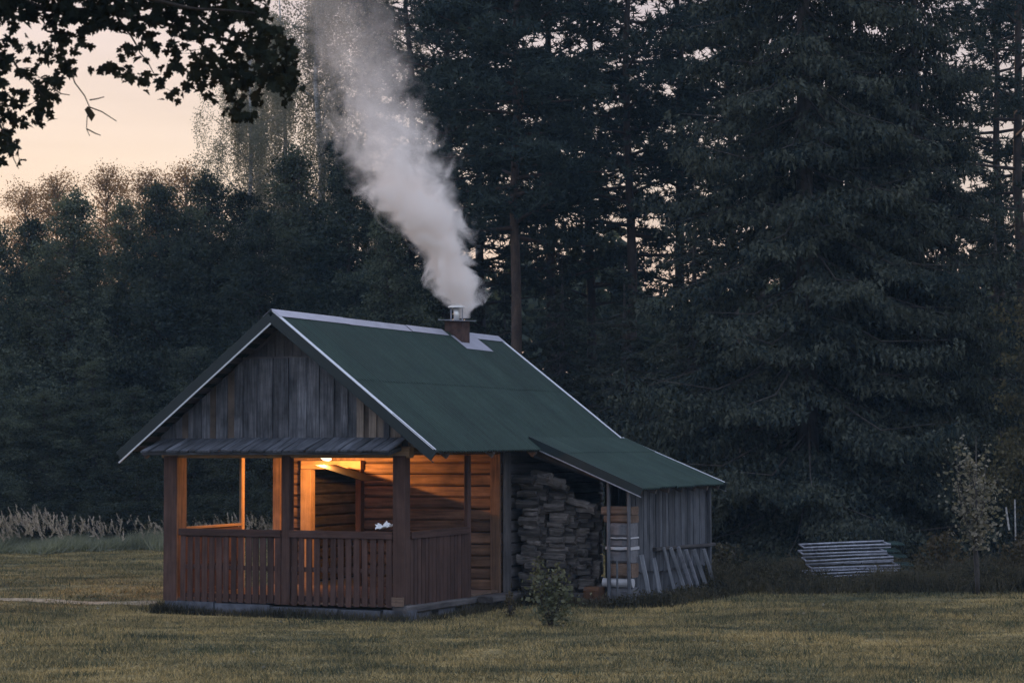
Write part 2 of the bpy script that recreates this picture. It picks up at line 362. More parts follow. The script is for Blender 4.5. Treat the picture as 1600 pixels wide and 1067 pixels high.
# corrugated bitumen sheet: green with lichen and dust
def roofmat():
    m, t, b = newmat('green_roof_sheet'); l = t.links.new
    co = N(t, 'ShaderNodeTexCoord'); oi = N(t, 'ShaderNodeObjectInfo'); g = N(t, 'ShaderNodeNewGeometry')
    n = N(t, 'ShaderNodeTexNoise', inp={'Scale': 1.4, 'Detail': 8.0, 'Roughness': 0.7}); l(g.outputs['Position'], n.inputs['Vector'])
    n2 = N(t, 'ShaderNodeTexNoise', inp={'Scale': 40.0, 'Detail': 4.0, 'Roughness': 0.7}); l(g.outputs['Position'], n2.inputs['Vector'])
    rp = N(t, 'ShaderNodeValToRGB'); e = rp.color_ramp.elements
    e[0].position = 0.3; e[0].color = (0.009, 0.024, 0.019, 1); e[1].position = 0.75; e[1].color = (0.022, 0.043, 0.033, 1); l(n.outputs[0], rp.inputs[0])
    v = N(t, 'ShaderNodeMapRange', inp={1: 0.0, 2: 1.0, 3: 0.9, 4: 1.1}); l(oi.outputs['Random'], v.inputs[0])
    v2 = N(t, 'ShaderNodeMapRange', inp={1: 0.3, 2: 0.7, 3: 0.75, 4: 1.25}); l(n2.outputs[0], v2.inputs[0])
    mu = N(t, 'ShaderNodeMath', operation='MULTIPLY'); l(v.outputs[0], mu.inputs[0]); l(v2.outputs[0], mu.inputs[1])
    sp = N(t, 'ShaderNodeSeparateXYZ'); l(co.outputs['Object'], sp.inputs[0])     # shadow painted into the troughs so the ribs show
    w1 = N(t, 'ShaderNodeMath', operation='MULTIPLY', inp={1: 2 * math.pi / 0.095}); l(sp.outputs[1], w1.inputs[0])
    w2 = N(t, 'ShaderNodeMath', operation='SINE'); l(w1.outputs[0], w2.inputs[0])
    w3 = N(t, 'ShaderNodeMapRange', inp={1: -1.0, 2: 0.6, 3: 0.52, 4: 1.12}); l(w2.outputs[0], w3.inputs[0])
    ms = N(t, 'ShaderNodeMapping'); ms.inputs['Scale'].default_value = (.5, 5.5, .5); l(co.outputs['Object'], ms.inputs[0])
    n3 = N(t, 'ShaderNodeTexNoise', inp={'Scale': 1.5, 'Detail': 5.0, 'Roughness': 0.65}); l(ms.outputs[0], n3.inputs['Vector'])
    v3 = N(t, 'ShaderNodeMapRange', inp={1: 0.3, 2: 0.7, 3: 0.74, 4: 1.22}); l(n3.outputs[0], v3.inputs[0])
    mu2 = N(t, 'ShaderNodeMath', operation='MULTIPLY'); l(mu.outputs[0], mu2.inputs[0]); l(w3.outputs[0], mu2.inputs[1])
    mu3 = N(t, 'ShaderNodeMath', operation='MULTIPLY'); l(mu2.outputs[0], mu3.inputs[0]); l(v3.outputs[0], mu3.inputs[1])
    sc = N(t, 'ShaderNodeVectorMath', operation='SCALE'); l(rp.outputs[0], sc.inputs[0]); l(mu3.outputs[0], sc.inputs['Scale'])
    l(sc.outputs[0], b.inputs['Base Color']); b.inputs['Roughness'].default_value = 0.62; b.inputs['Specular IOR Level'].default_value = 0.3
    return m
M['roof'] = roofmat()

# ------------------------------------------------------------------ ground
def axis(spec):
    out = []
    for a, b, s in spec:
        out += list(np.arange(a, b, s))
    return np.array(out + [spec[-1][1]])
gx = axis([(-900, -100, 80), (-100, -30, 8), (-30, 30, 0.5), (30, 100, 8), (100, 900, 80)])
gy = axis([(-300, -20, 40), (-20, 10, 3), (10, 70, 0.5), (70, 130, 6), (130, 1500, 130)])
XX, YY = np.meshgrid(gx, gy)
ZZ = gz(XX, YY)
V = np.stack([XX.ravel(), YY.ravel(), ZZ.ravel()], 1)
nx, ny = len(gx), len(gy)
ii = (np.arange(ny - 1)[:, None] * nx + np.arange(nx - 1)[None]).ravel()
F = np.stack([ii, ii + 1, ii + nx + 1, ii + nx], 1)
tag(link(bpy.data.objects.new('ground', mesh_np('ground', V, F, M['ground'], True))), kind='structure')

# straw-coloured strip running to the corner of the porch
xs = np.linspace(-17, -6.15, 90); v = []; f = []
for i, x in enumerate(xs):
    yc = 35.25 - (x + 9.2) * 0.30 + 0.08 * math.sin(x * 2.1)
    w = (0.08 + 0.12 * abs(math.sin(x * 1.3 + 0.6)) * abs(math.sin(x * 3.7)) + 0.22 * (i / 89)) * (0.3 if i in (0, 89) else 1)
    for yy in (yc - w, yc, yc + w):
        v.append((x, yy, float(gz(x, yy)) + (0.035 if yy == yc else 0.012)))
    if i:
        k = i * 3
        f += [(k - 3, k, k + 1, k - 2), (k - 2, k + 1, k + 2, k - 1)]
tag(link(bpy.data.objects.new('path', mesh_np('path', v, f, M['straw']))), kind='structure')

# ------------------------------------------------------------------ the cabin
W, BS, BW, LN = 4.49, 2.35, 3.59, 8.3
ZR, ZE, SO, OF = 4.643, 2.4315, 0.6386, 0.2738
SL = (ZR - ZE) / (W / 2 + SO)
def roofz(a): return ZR - SL * abs(a - W / 2)
cabin = empty('log_cabin', (HX, HY, 0), -TH)
tag(cabin, 'small log cabin with green corrugated roof, lit porch and smoking chimney', 'cabin')

# plinth
pl = empty('plinth', parent=cabin)
for i, (a0, a1, z1) in enumerate(((0.05, 1.0, -0.0), (1.0, 2.05, -0.015), (2.06, 3.3, -0.04), (3.3, 4.05, -0.05), (4.1, 4.55, -0.03))):
    mb = MB(); mb.box(a0 + .01, a1 - .01, 0.0 + .02 * (i % 2), 0.3, -0.5, z1); mb.build('block', M['concrete'], pl)
for i in range(5):
    mb = MB(); mb.box(W - 0.28, W - 0.02, 0.35 + i * 0.85, 0.95 + i * 0.85, -0.5, -0.05 - .01 * (i % 2)); mb.build('block', M['concrete'], pl)
mb = MB(); mb.box(-0.02, 0.24, 0.32, 3.6, -0.5, -0.03); mb.build('block', M['concrete'], pl)
mb = MB(); mb.box(0.0, 4.49, BW + .02, LN, -0.5, -0.01); mb.build('block', M['concrete'], pl)
beam('sill_beam', (W - .02, 0.0, -0.02), (W - .02, BW + .3, -0.06), 0.12, 0.12, M['sidelog'], cabin, up=(0, 0, 1), jag=.006)
beam('step', (W + 0.22, 2.45, -0.02), (W + 0.22, 3.9, -0.05), 0.28, 0.10, M['sidelog'], cabin, up=(0, 0, 1), jag=.01)

fl = empty('porch_floor', parent=cabin)
for i in range(24):
    b0 = 0.06 + i * 0.147
    beam('plank', (0.06, b0 + .07, 0.03), (W - .06, b0 + .07, 0.03), 0.14, 0.035, M['timber'], fl, up=(0, 0, 1))

# posts
PZ = 2.36
def post(a, b, wa, wb, z0=0.0, z1=PZ, mat='post', name='post'):
    return beam(name, (a, b, z0), (a, b, z1), wa, wb, M[mat], cabin, ch=0.012)
post(0.10, 0.09, 0.17, 0.17)
post(0.245, 0.165, 0.05, 0.30, mat='log')
post(0.20, 0.022, 0.13, 0.03)
post(2.33, 0.09, 0.15, 0.15)
post(W - 0.115, 0.10, 0.21, 0.20, z0=0.06)
post(W - 0.055, BS, 0.08, 0.12)
post(0.055, BS, 0.06, 0.10, mat='frame')
beam('scuffed_board', (W - 0.22, -0.012, 0.10), (W - 0.02, -0.012, 0.105), 0.14, 0.025, M['timber'], cabin, up=(0, 1, 0), jag=.006)['label'] = 'pale scuffed board at the foot of the corner post'
beam('post_foot', (W - 0.115, 0.12, -0.26), (W - 0.115, 0.12, 0.055), 0.25, 0.24, M['sidelog'], cabin)

# head beams
beam('head_beam', (-0.05, 0.12, 2.415), (W + .05, 0.12, 2.415), 0.16, 0.18, M['frame'], cabin, up=(0, 0, 1))
for a in (0.06, W - 0.10):
    beam('head_beam', (a, 0.19, 2.44), (a, LN, 2.44), 0.14, 0.15, M['log'], cabin, up=(0, 0, 1))

# railings
def railing(p0, p1, out, n, seed, w=0.108, top='stain'):
    """p0..p1 along the floor; out = direction to the outside"""
    r = empty('railing', parent=cabin); rr = random.Random(seed)
    p0, p1, out = Vector(p0), Vector(p1), Vector(out)
    dr = (p1 - p0).normalized(); ln = (p1 - p0).length
    up = (0, 0, 1)
    beam('handrail', p0 + Vector((0, 0, 1.155)) + out * .01, p1 + Vector((0, 0, 1.155)) + out * .01, 0.11, 0.045, M[top], r, up=up)
    beam('handrail', p0 + Vector((0, 0, 1.105)) + out * .052, p1 + Vector((0, 0, 1.105)) + out * .052, 0.025, 0.075, M['stain'], r, up=up)
    for z in (0.10, 0.56, 1.08):
        beam('rail', p0 + Vector((0, 0, z)) - out * .015, p1 + Vector((0, 0, z)) - out * .015, 0.035, 0.075, M['stain'], r, up=up)
    for i in range(n):
        c = p0 + dr * ((i + .5) * ln / n + rr.uniform(-.006, .006))
        t = rr.uniform(-.007, .007)
        beam('slat', c + out * .02 + Vector((0, 0, 0.0 + rr.uniform(-.012, .012))), c + out * .02 + dr * t + Vector((0, 0, 1.07)), w + rr.choice((0, -.006, .004)), 0.022, M['stain'], r, up=out, ch=.004)
    return r
railing((0.32, 0.06, 0), (2.25, 0.06, 0), (0, -1, 0), 14, 1, 0.108)
railing((2.41, 0.06, 0), (W - .23, 0.06, 0), (0, -1, 0), 13, 2, 0.100)
railing((W - .05, 0.21, 0), (W - .05, BS - .05, 0), (1, 0, 0), 16, 3, 0.117)
railing((0.05, 0.19, 0), (0.05, BS - .05, 0), (-1, 0, 0), 16, 4, 0.112, 'frame')  # handrail in paler wood, the lamp's glow put into its colour

# log walls
lw = empty('log_wall', parent=cabin)
nlog = 12; lh = 2.40 / nlog
for i in range(nlog):
    z = 0.02 + lh * (i + .5)
    hgt = lh - 0.014
    for a0, a1 in ((0.0, 0.60), (1.80, W - 0.02)):
        if i >= 11: a0, a1 = (0.0, 0.60) if a0 == 0.0 else (1.80, W - .02)
        beam('log', (a0, BW + .09, z), (a1, BW + .09, z + R.uniform(-.006, .006)), 0.17 + R.uniform(-.012, .012), hgt, M['log'], lw, up=(0, 0, 1), jag=.004, seed=i + 1, ch=.03)
beam('corner_board', (W - 0.105, BW - .02, -0.02), (W - 0.105, BW - .02, 2.40), 0.19, 0.045, M['log'], lw, ch=.006)
beam('corner_board', (W + 0.045, BW + .12, -0.04), (W + 0.045, BW + .12, 2.40), 0.045, 0.26, M['sidelog'], lw, ch=.006)
beam('corner_board', (0.03, BW - .02, 0.0), (0.03, BW - .02, 2.40), 0.16, 0.045, M['log'], lw, ch=.006)
mb = MB(); mb.box(0.61, 1.79, BW + .02, BW + .16, 2.262, 2.40); mb.build('log', M['log'], lw)
sw = empty('log_wall', parent=cabin); sw['label'] = 'weathered grey log side wall behind the firewood'
for i in range(nlog):
    z = 0.02 + lh * (i + .5)
    beam('log', (W - .09, BW + .19, z), (W - .09, LN, z), 0.17, lh - .014, M['sidelog'], sw, up=(0, 0, 1), jag=.004, seed=i + 20, ch=.03)
    beam('log', (0.09, BW + .19, z), (0.09, LN, z), 0.17, lh - .014, M['sidelog'], sw, up=(0, 0, 1), jag=.004, seed=i + 40, ch=.03)
    beam('log', (0.19, LN - .09, z), (W - .19, LN - .09, z), 0.17, lh - .014, M['sidelog'], sw, up=(0, 0, 1), jag=.004, seed=i + 60, ch=.03)

# door
df = empty('door_frame', parent=cabin)
beam('jamb', (0.685, BW - .05, 0.04), (0.685, BW - .05, 2.10), 0.21, 0.17, M['frame'], df, ch=.008)
beam('jamb', (1.735, BW - .03, 0.04), (1.735, BW - .03, 2.10), 0.11, 0.12, M['door'], df, ch=.008)
beam('header', (0.585, BW - .045, 2.18), (1.80, BW - .045, 2.18), 0.16, 0.15, M['frame'], df, up=(0, 0, 1), ch=.008)
for x0, x1, y0, y1 in ((W - .10, W - .08, BW + .2, LN - .1), (.08, .10, BW + .2, LN - .1), (.12, W - .12, LN - .10, LN - .08)):
    mb = MB(); mb.box(x0, x1, y0, y1, 0.0, 2.42); mb.build('light_stop_panel', M['blocker'], sw)  # added panels behind the logs, stop lamp light leaking through the gaps
# the door stands open into the dark room
dr_ = empty('door', parent=cabin)
for i in range(6):
    b = BW + .20 + i * 0.147 + .0735
    beam('plank', (1.72, b, 0.06), (1.72, b, 2.09), 0.035, 0.143, M['door'], dr_, ch=.005)
beam('ledge', (1.69, BW + .24, 1.75), (1.69, BW + 1.04, 1.75), 0.025, 0.11, M['door'], dr_, up=(0, 0, 1))
beam('ledge', (1.69, BW + .24, 0.45), (1.69, BW + 1.04, 0.45), 0.025, 0.11, M['door'], dr_, up=(0, 0, 1))
mb = MB(); mb.tube([(1.70, BW + .98, 1.0), (1.65, BW + .98, 1.0), (1.65, BW + .98, 1.14), (1.70, BW + .98, 1.14)], .011, 6); mb.build('handle', M['steel'], dr_)

# porch ceiling
ce = empty('porch_ceiling', parent=cabin)
for i in range(28):
    a = 0.14 + i * 0.152 + .07
    beam('plank', (a, 0.19, 2.50 + .0), (a, BW + .1, 2.50), 0.149, 0.02, M['log'], ce, up=(0, 0, 1), ch=.004)

# gable wall: upright boards, every second one proud
gw = empty('gable_wall', parent=cabin)
def slant_board(a0, a1, b, th, z0, mat, zcap=3.93, drop=0.14, parent=None):
    mb = MB()
    t0, t1 = min(roofz(a0) - drop, zcap), min(roofz(a1) - drop, zcap)
    if min(t0, t1) < z0 + .03: return
    vs = [(a0, b, z0), (a1, b, z0), (a1, b + th, z0), (a0, b + th, z0), (a0, b, t0), (a1, b, t1), (a1, b + th, t1), (a0, b + th, t0)]
    mb.add(vs, [(3, 2, 1, 0), (4, 5, 6, 7), (0, 1, 5, 4), (1, 2, 6, 5), (2, 3, 7, 6), (3, 0, 4, 7)])
    mb.build('board', mat, parent)
a = -0.12; k = 0
while a < W + .14:
    w = R.choice((0.10, 0.13, 0.15, 0.17, 0.12))
    tan = 3.55 < a < 4.5 and k % 3 != 1
    slant_board(a + .004, a + w - .004 + (0.012 if k % 2 else 0), 0.13 - (0.022 if k % 2 else 0) + R.uniform(-.004, .004), 0.022, 2.50 + R.uniform(-.01, .01), M['tan'] if tan else M['grey'], parent=gw)
    a += w; k += 1
for k in range(9):       # set-back boards close the peak
    a = W / 2 - .72 + k * .16
    slant_board(a + .004, a + .156, 0.24, 0.02, 3.80, M['sidelog'], zcap=4.6, parent=gw)
beam('tie_beam', (W / 2 - .80, 0.17, 3.93), (W / 2 + .80, 0.17, 3.93), 0.05, 0.06, M['sidelog'], gw, up=(0, 0, 1))
# rear gable
mb = MB(); mb.add([(0, LN - .05, 2.4), (W, LN - .05, 2.4), (W, LN - .05, roofz(W) - .14), (W / 2, LN - .05, ZR - .14), (0, LN - .05, roofz(0) - .14)], [(0, 1, 2, 3, 4)])
mb.build('rear_gable_panel', M['sidelog'], cabin)

# awning of slabs over the front opening
aw = empty('awning', parent=cabin)
a = -0.06
while a < W - .06:
    w = R.uniform(0.125, 0.165)
    lo = R.uniform(-.05, .03)
    beam('board', (a + w / 2 + R.uniform(-.01, .01), -0.50 + lo, 2.435 + R.uniform(-.006, .012)), (a + w / 2, 0.105, 2.635), w - .012, 0.03, M['slab'], aw, up=(0, 0.3, 1), jag=.004, seed=int(a * 10) + 3)
    a += w
beam('fascia_beam', (-0.10, -0.42, 2.405), (W - .02, -0.42, 2.405), 0.05, 0.055, M['slab'], aw, up=(0, 0, 1))
for a in (0.03, 2.2, W - .12):
    beam('bracket', (a, -0.40, 2.40), (a, 0.05, 2.47), 0.07, 0.07, M['slab'], aw, up=(0, 0, 1))

# roof
roof = empty('roof', parent=cabin)
PITCHW = 0.095
def sheet(parent, axis_a0, z0, axis_a1, z1, b0, b1, phase=0, lift=0.0):
    """corrugated sheet; (a0,z0) upper edge, (a1,z1) lower edge; waves run down the slope"""
    seg = 8; n = max(2, int(round((b1 - b0) / PITCHW * seg)))
    dirv = Vector((axis_a1 - axis_a0, 0, z1 - z0)); ln = dirv.length; dirv.normalize()
    nrm = Vector((-dirv.z, 0, dirv.x))
    if nrm.z < 0: nrm = -nrm
    rows = 5; rr = random.Random(int(b0 * 100 + axis_a0 * 7))
    sag = [rr.uniform(-.002, .002) for _ in range(rows)]
    vs = []; fs = []
    for layer in (0, 1):
        for r in range(rows):
            s = r / (rows - 1)
            for i in range(n + 1):
                b = b0 + (b1 - b0) * i / n
                h = 0.023 * math.sin(2 * math.pi * (b / PITCHW) + phase) + lift - 0.005 * layer + sag[r] * math.sin(math.pi * (i / n)) - .004 * s
                p = Vector((axis_a0, b, z0)) + dirv * (ln * s) + nrm * h
                vs.append(p)
    m = n + 1
    off = rows * m
    for r in range(rows - 1):
        for i in range(n):
            q = (r * m + i, r * m + i + 1, (r + 1) * m + i + 1, (r + 1) * m + i)
            fs.append(q); fs.append(tuple(off + j for j in q[::-1]))
    for i in range(n):
        q = (rows - 1) * m + i; k4 = len(vs); vs += [vs[q], vs[q + 1], vs[off + q + 1], vs[off + q]]; fs.append((k4, k4 + 1, k4 + 2, k4 + 3))
    mb = MB(); mb.add(vs, fs)
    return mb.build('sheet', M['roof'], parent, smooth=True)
B0, B1 = -OF, LN
ncol = 9
mid = 0.47
for side in (-1, 1):
    aE = -SO if side < 0 else W + SO
    aR = W / 2
    aM = aR + (aE - aR) * mid
    for c in range(ncol):
        b0 = B0 + (B1 - B0) * c / ncol; b1 = B0 + (B1 - B0) * (c + 1) / ncol
        aM2 = aR + (aE - aR) * (mid + 0.03 + R.uniform(-.003, .003))
        aE2 = aE + side * R.uniform(-.012, .012)
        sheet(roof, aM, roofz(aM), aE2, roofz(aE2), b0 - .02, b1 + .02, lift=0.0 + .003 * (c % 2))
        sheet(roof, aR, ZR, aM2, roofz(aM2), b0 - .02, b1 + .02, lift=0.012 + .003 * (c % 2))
# laths and rafters below
for side in (-1, 1):
    for i in range(14):
        s = (i + .4) / 14
        a = W / 2 + side * (W / 2 + SO) * s
        z = roofz(a) - 0.045
        beam('lath', (a, B0 + .03, z), (a, B1 - .03, z), 0.135, 0.025, M['lath'], roof, up=(side * SL, 0, 1), ch=.004)
    for b in (0.32, 2.0, 3.7, 5.4, 7.1, 8.0):
        beam('rafter', (W / 2 + side * .04, b, ZR - .13), (W / 2 + side * (W / 2 + SO - .06), b, ZE - .08), 0.06, 0.10, M['lath'], roof, up=(0, 0, 1))
    # barge boards: front and rear
    for b, nm in ((B0 - .02, 'f'), (B1 + .02, 'r')):
        p0 = Vector((W / 2 - side * .0, b, ZR - .075)); p1 = Vector((W / 2 + side * (W / 2 + SO + .01), b, ZE - .075))
        beam('fascia', p0, p1, 0.028, 0.175, M['fascia'], roof, up=(0, 0, 1), ch=.003)
        bo = b + (-.012 if nm == 'f' else .012)
        # pale edge strip along the top of the right slope, along the foot of the left slope
        if side > 0:
            q = Vector((0, 0, 0.105))
            beam('edge_strip', p0 + q + Vector((0.02, .03 if nm == 'f' else -.03, -.01)), p1 + q + Vector((0, .03 if nm == 'f' else -.03, -.005)), 0.095, 0.012, M['trim'], roof, up=(SL, 0, 1), ch=.002)
            beam('edge_strip', p0 + Vector((0, 0, -.098)) + Vector((0, bo - b, 0)), p1 + Vector((0, bo - b, -.098)), 0.02, 0.012, M['fascia'], roof, up=(0, 0, 1), ch=.001)
        else:
            beam('edge_strip', p0 + Vector((0, bo - b, -.105)), p1 + Vector((0, bo - b, -.105)), 0.022, 0.024, M['trim'], roof, up=(0, 0, 1), ch=.002)
# ridge cap in pieces, open round the chimney
CB0, CB1 = 5.85, 6.45
def capstrip(b0, b1, dz, rot=0.0):
    mb = MB()
    for side in (-1, 1):
        w = 0.155
        aa, za = W / 2, ZR + .045 + dz
        ab, zb = W / 2 + side * w, ZR + .045 + dz - SL * w
        mb.add([(aa, b0, za), (ab, b0, zb), (ab, b1, zb), (aa, b1, za), (aa, b0, za + .003), (ab, b0, zb + .003), (ab, b1, zb + .003), (aa, b1, za + .003)],
               [(0, 1, 2, 3), (7, 6, 5, 4), (0, 4, 5, 1), (1, 5, 6, 2), (2, 6, 7, 3)])
    mb.build('ridge_cap', M['zinc'], roof)
capstrip(B0 - .03, 2.02, .006); capstrip(1.99, 4.30, 0.0); capstrip(4.33, CB0 - .04, .006); capstrip(CB1 + .12, B1 + .03, .004)

# chimney
ch = empty('chimney', (0, 0, 0), parent=cabin)
ca, cb = W / 2 + 0.13, (CB0 + CB1) / 2 + .05
mb = MB()
n = 5
mb.box(ca - .18, ca + .18, cb - .17, cb + .17, 4.2, 4.86)
mb.build('stack', M['rust'], ch)
mb = MB(); Mt = Matrix.Translation((ca, cb, 4.875)) @ Matrix.Rotation(0.05, 4, 'X') @ Matrix.Rotation(0.06, 4, 'Y')
mb.box(-.27, .27, -.27, .27, 0, .012, Mt); mb.build('cap_plate', M['galv'], ch)
mb = MB(); mb.tube([(ca, cb - .03, 4.86), (ca, cb - .03, 5.13)], .055, 14); mb.build('pipe', M['steel'], ch, smooth=True)
mb = MB(); mb.tube([(ca + .1, cb + .02, 4.86), (ca + .1, cb + .02, 5.13)], .012, 6); mb.tube([(ca - .1, cb - .06, 4.86), (ca - .1, cb - .06, 5.13)], .012, 6); mb.build('stay', M['galv'], ch)
mb = MB(); mb.tube([(ca, cb - .02, 5.12), (ca, cb - .02, 5.14), (ca, cb - .02, 5.21)], [.17, .165, .01], 16); mb.build('rain_cap', M['steel'], ch)
mb = MB()
for (a0, a1, b0, b1, h) in ((W / 2 + .14, W / 2 + .47, CB0 + .05, CB1 + .62, .045),):
    pts = [(a0, b0), (a1, b0 + .02), (a1 + .01, b1), (a0, b1 - .02)]
    top = [(x, y, roofz(x) + h + .004) for x, y in pts]; bot = [(x, y, roofz(x) + h) for x, y in pts]
    mb.add(top + bot, [(0, 1, 2, 3), (7, 6, 5, 4), (0, 4, 5, 1), (1, 5, 6, 2), (2, 6, 7, 3), (3, 7, 4, 0)])
mb.build('flashing', M['zinc'], ch)

# porch lamp
LA, LB, LZ = 1.50, 2.56, 2.31
lamp = empty('porch_lamp', parent=cabin)
def emit(name, c, s):
    m = bpy.data.materials.new(name); m.use_nodes = True; t = m.node_tree; t.nodes.clear()
    e = N(t, 'ShaderNodeEmission'); e.inputs[0].default_value = (*c, 1); e.inputs[1].default_value = s
    o = N(t, 'ShaderNodeOutputMaterial'); t.links.new(e.outputs[0], o.inputs[0]); return m
M['bulb'] = emit('lit_bulb', (1.0, 0.80, 0.55), 2.2)
mb = MB(); mb.tube([(LA + .02, LB, LZ + .03), (LA + .08, LB, LZ), (LA + .17, LB, LZ - .015), (LA + .22, LB, LZ - .02)], [.03, .045, .045, .02], 12); mb.build('bulb', M['bulb'], lamp, smooth=True)
mb = MB(); mb.tube([(LA - .22, LB, LZ + .055), (LA + .02, LB, LZ + .045)], .02, 8); mb.build('arm', M['white'], lamp)
mb = MB(); mb.tube([(LA - .2, LB, LZ + .05), (LA - .2, LB, 2.49)], .015, 8); mb.build('bracket', M['white'], lamp)
mb = MB(); Ms = Matrix.Translation((LA + .06, LB, LZ - .125)) @ Matrix.Rotation(0.27, 4, 'Y')
mb.box(-.005, .98, -.30, .45, -.005, .005, Ms); mb.build('shadow_plate', M['blocker'], lamp)  # added opaque plate under the lamp, shapes its shadow on the wall
ld = bpy.data.lights.new('porch_light', 'POINT'); ld.energy = 260; ld.color = (1.0, 0.43, 0.115); ld.shadow_soft_size = 0.02
lo = bpy.data.objects.new('porch_light', ld); link(lo, lamp); lo.location = (LA + .06, LB, LZ - .075)
lo.visible_camera = False

# ------------------------------------------------------------------ lean-to on the right side (part of the cabin)
lt = empty('lean_to', parent=cabin)
AT, ZT, AE, ZL, LB0, LB1 = 4.93, 2.63, 6.93, 1.785, 3.86, 8.34
LS = (ZT - ZL) / (AE - AT)
def ltz(a): return ZT - LS * (a - AT)
for c in range(5):
    b0 = LB0 + (LB1 - LB0) * c / 5; b1 = LB0 + (LB1 - LB0) * (c + 1) / 5
    aM = AT + 0.62
    e2 = AE + R.uniform(-.012, .012)
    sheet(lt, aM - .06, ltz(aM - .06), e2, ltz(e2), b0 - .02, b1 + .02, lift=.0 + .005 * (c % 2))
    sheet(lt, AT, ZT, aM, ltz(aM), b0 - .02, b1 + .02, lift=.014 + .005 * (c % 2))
for b, s in ((LB0 - .02, -1), (LB1 + .03, 1)):
    beam('fascia', (AT - .06, b, ZT - .055 + .03), (AE + .02, b, ZL - .055), 0.025, 0.15, M['fascia'], lt, up=(0, 0, 1), ch=.003)
    beam('edge_strip', (AT - .06, b + s * .014, ZT - .138 + .03), (AE + .02, b + s * .014, ZL - .138), 0.014, 0.018, M['galv'], lt, up=(0, 0, 1), ch=.001)
beam('edge_strip', (AT - .05, LB1 + .01, ZT + .04), (AE, LB1 + .01, ZL + .035), 0.05, 0.01, M['trim'], lt, up=(LS, 0, 1), ch=.001)
for i, b in enumerate((4.05, 4.75, 5.4, 6.1, 6.8, 7.5, 8.15)):
    beam('rafter', (4.55, b, ltz(4.55) - .16 if False else 2.52), (AE - .05, b, ltz(AE - .05) - .085), 0.06, 0.09, M['lath'], lt, up=(0, 0, 1))
b = 4.28; k = 0
while b < 8.28:
    w = R.choice((0.15, 0.17, 0.19, 0.16))
    z0 = (0.36 if b < 5.4 else 0.30) + R.uniform(-.03, .02)
    beam('board', (6.60 + (.012 if k % 2 else 0), b + w / 2, z0), (6.60 + (.012 if k % 2 else 0), b + w / 2 + R.uniform(-.008, .008), 1.76), 0.024, w - .006, M['shed'], lt, ch=.003)
    beam('board', (6.545, b + w / 2, -0.3), (6.545, b + w / 2 + R.uniform(-.01, .01), 0.50), 0.024, w - .012, M['shed'], lt, ch=.003)
    b += w; k += 1
beam('ledger', (6.66, 5.25, 0.70), (6.66, 8.45, 0.645), 0.09, 0.06, M['sidelog'], lt, up=(0, 0, 1), jag=.008)
for a, b, w in ((6.30, 3.99, 0.055), (6.655, 4.02, 0.055), (6.66, 8.22, .08), (5.3, 8.2, .1)):
    beam('post', (a, b, -0.35), (a, b, ltz(a) - .12), w, w, M['shed'], lt, jag=.003)
beam('head_beam', (4.6, 4.6, 2.36), (6.6, 4.6, 1.72), 0.07, 0.08, M['sidelog'], lt, up=(0, 0, 1))
for i in range(14):       # rear wall of the lean-to keeps it dark inside
    a = 4.62 + i * .145
    beam('board', (a, 8.24, -0.3), (a, 8.24, ltz(max(a, AT)) - .14), 0.138, 0.022, M['shed'], lt)

# ------------------------------------------------------------------ firewood under the lean-to
fw = empty('firewood_stack', hw(5.1, 4.2, G0), -TH)
tag(fw, 'tall stack of split grey firewood under the lean-to roof beside the porch', 'firewood')
def split_log(ln, r, seed):
    rr = random.Random(seed); n = rr.choice((5, 6, 7)); rings = []
    ang = sorted(rr.uniform(0, 2 * math.pi) for _ in range(n))
    ang = [2 * math.pi * k / n + rr.uniform(-.28, .28) for k in range(n)]
    prof = [(r * rr.uniform(.78, 1.12) * math.cos(t) * 1.25, r * rr.uniform(.7, 1.0) * math.sin(t)) for t in ang]
    vs = []; nr = 5
    for i in range(nr):
        x = -ln / 2 + ln * i / (nr - 1)
        oy, oz, s = rr.uniform(-.014, .014), rr.uniform(-.012, .012), rr.uniform(.88, 1.1)
        for (y, z) in prof:
            vs.append((x + (rr.uniform(-.02, .02) if i in (0, nr - 1) else 0), y * s + oy, z * s + oz))
    fs = []
    for i in range(nr - 1):
        for k in range(n):
            a, b = i * n + k, i * n + (k + 1) % n
            fs.append((a, b, b + n, a + n))
    fs.append(tuple(range(n))[::-1]); fs.append(tuple((nr - 1) * n + k for k in range(n)))
    me = bpy.data.meshes.new('log')
    # long axis on Z for the grain
    me.from_pydata([(y, z, x) for x, y, z in vs], [], fs); me.materials.append(M['fire'])
    return me
logs = [split_log(R.uniform(.40, .58), R.uniform(.068, .105), 100 + i) for i in range(22)]
RX = Matrix.Rotation(math.pi / 2, 4, 'Y')
def put_log(a, b, z, yaw=0.0, roll=0.0, tilt=0.0, s=1.0):
    o = bpy.data.objects.new('log', R.choice(logs)); link(o, fw)
    o.matrix_basis = Matrix.Translation((a - 5.1, b - 4.2, z - G0)) @ Matrix.Rotation(yaw, 4, 'Z') @ Matrix.Rotation(tilt, 4, 'Y') @ RX @ Matrix.Rotation(roll, 4, 'Z') @ Matrix.Scale(s, 4)
for col, (ac, bb, top) in enumerate(((4.80, 4.12, 1.80), (5.28, 4.22, 1.72), (5.60, 4.52, 1.42))):
    z = 0.02
    i = 0
    while z < top:
        h = R.uniform(.065, .125)
        if z + h > top: break
        put_log(ac + R.uniform(-.06, .06), bb + R.uniform(-.07, .05), z + h / 2, R.uniform(-.15, .15), R.choice((0, 3.14)) + R.uniform(-.4, .4), R.uniform(-.05, .05), h / .15)
        put_log(ac + R.uniform(-.03, .03), bb + .22 + R.uniform(-.03, .03), z + h / 2, R.uniform(-.08, .08), R.choice((0, 3.14)) + R.uniform(-.15, .15))
        z += h * .97; i += 1
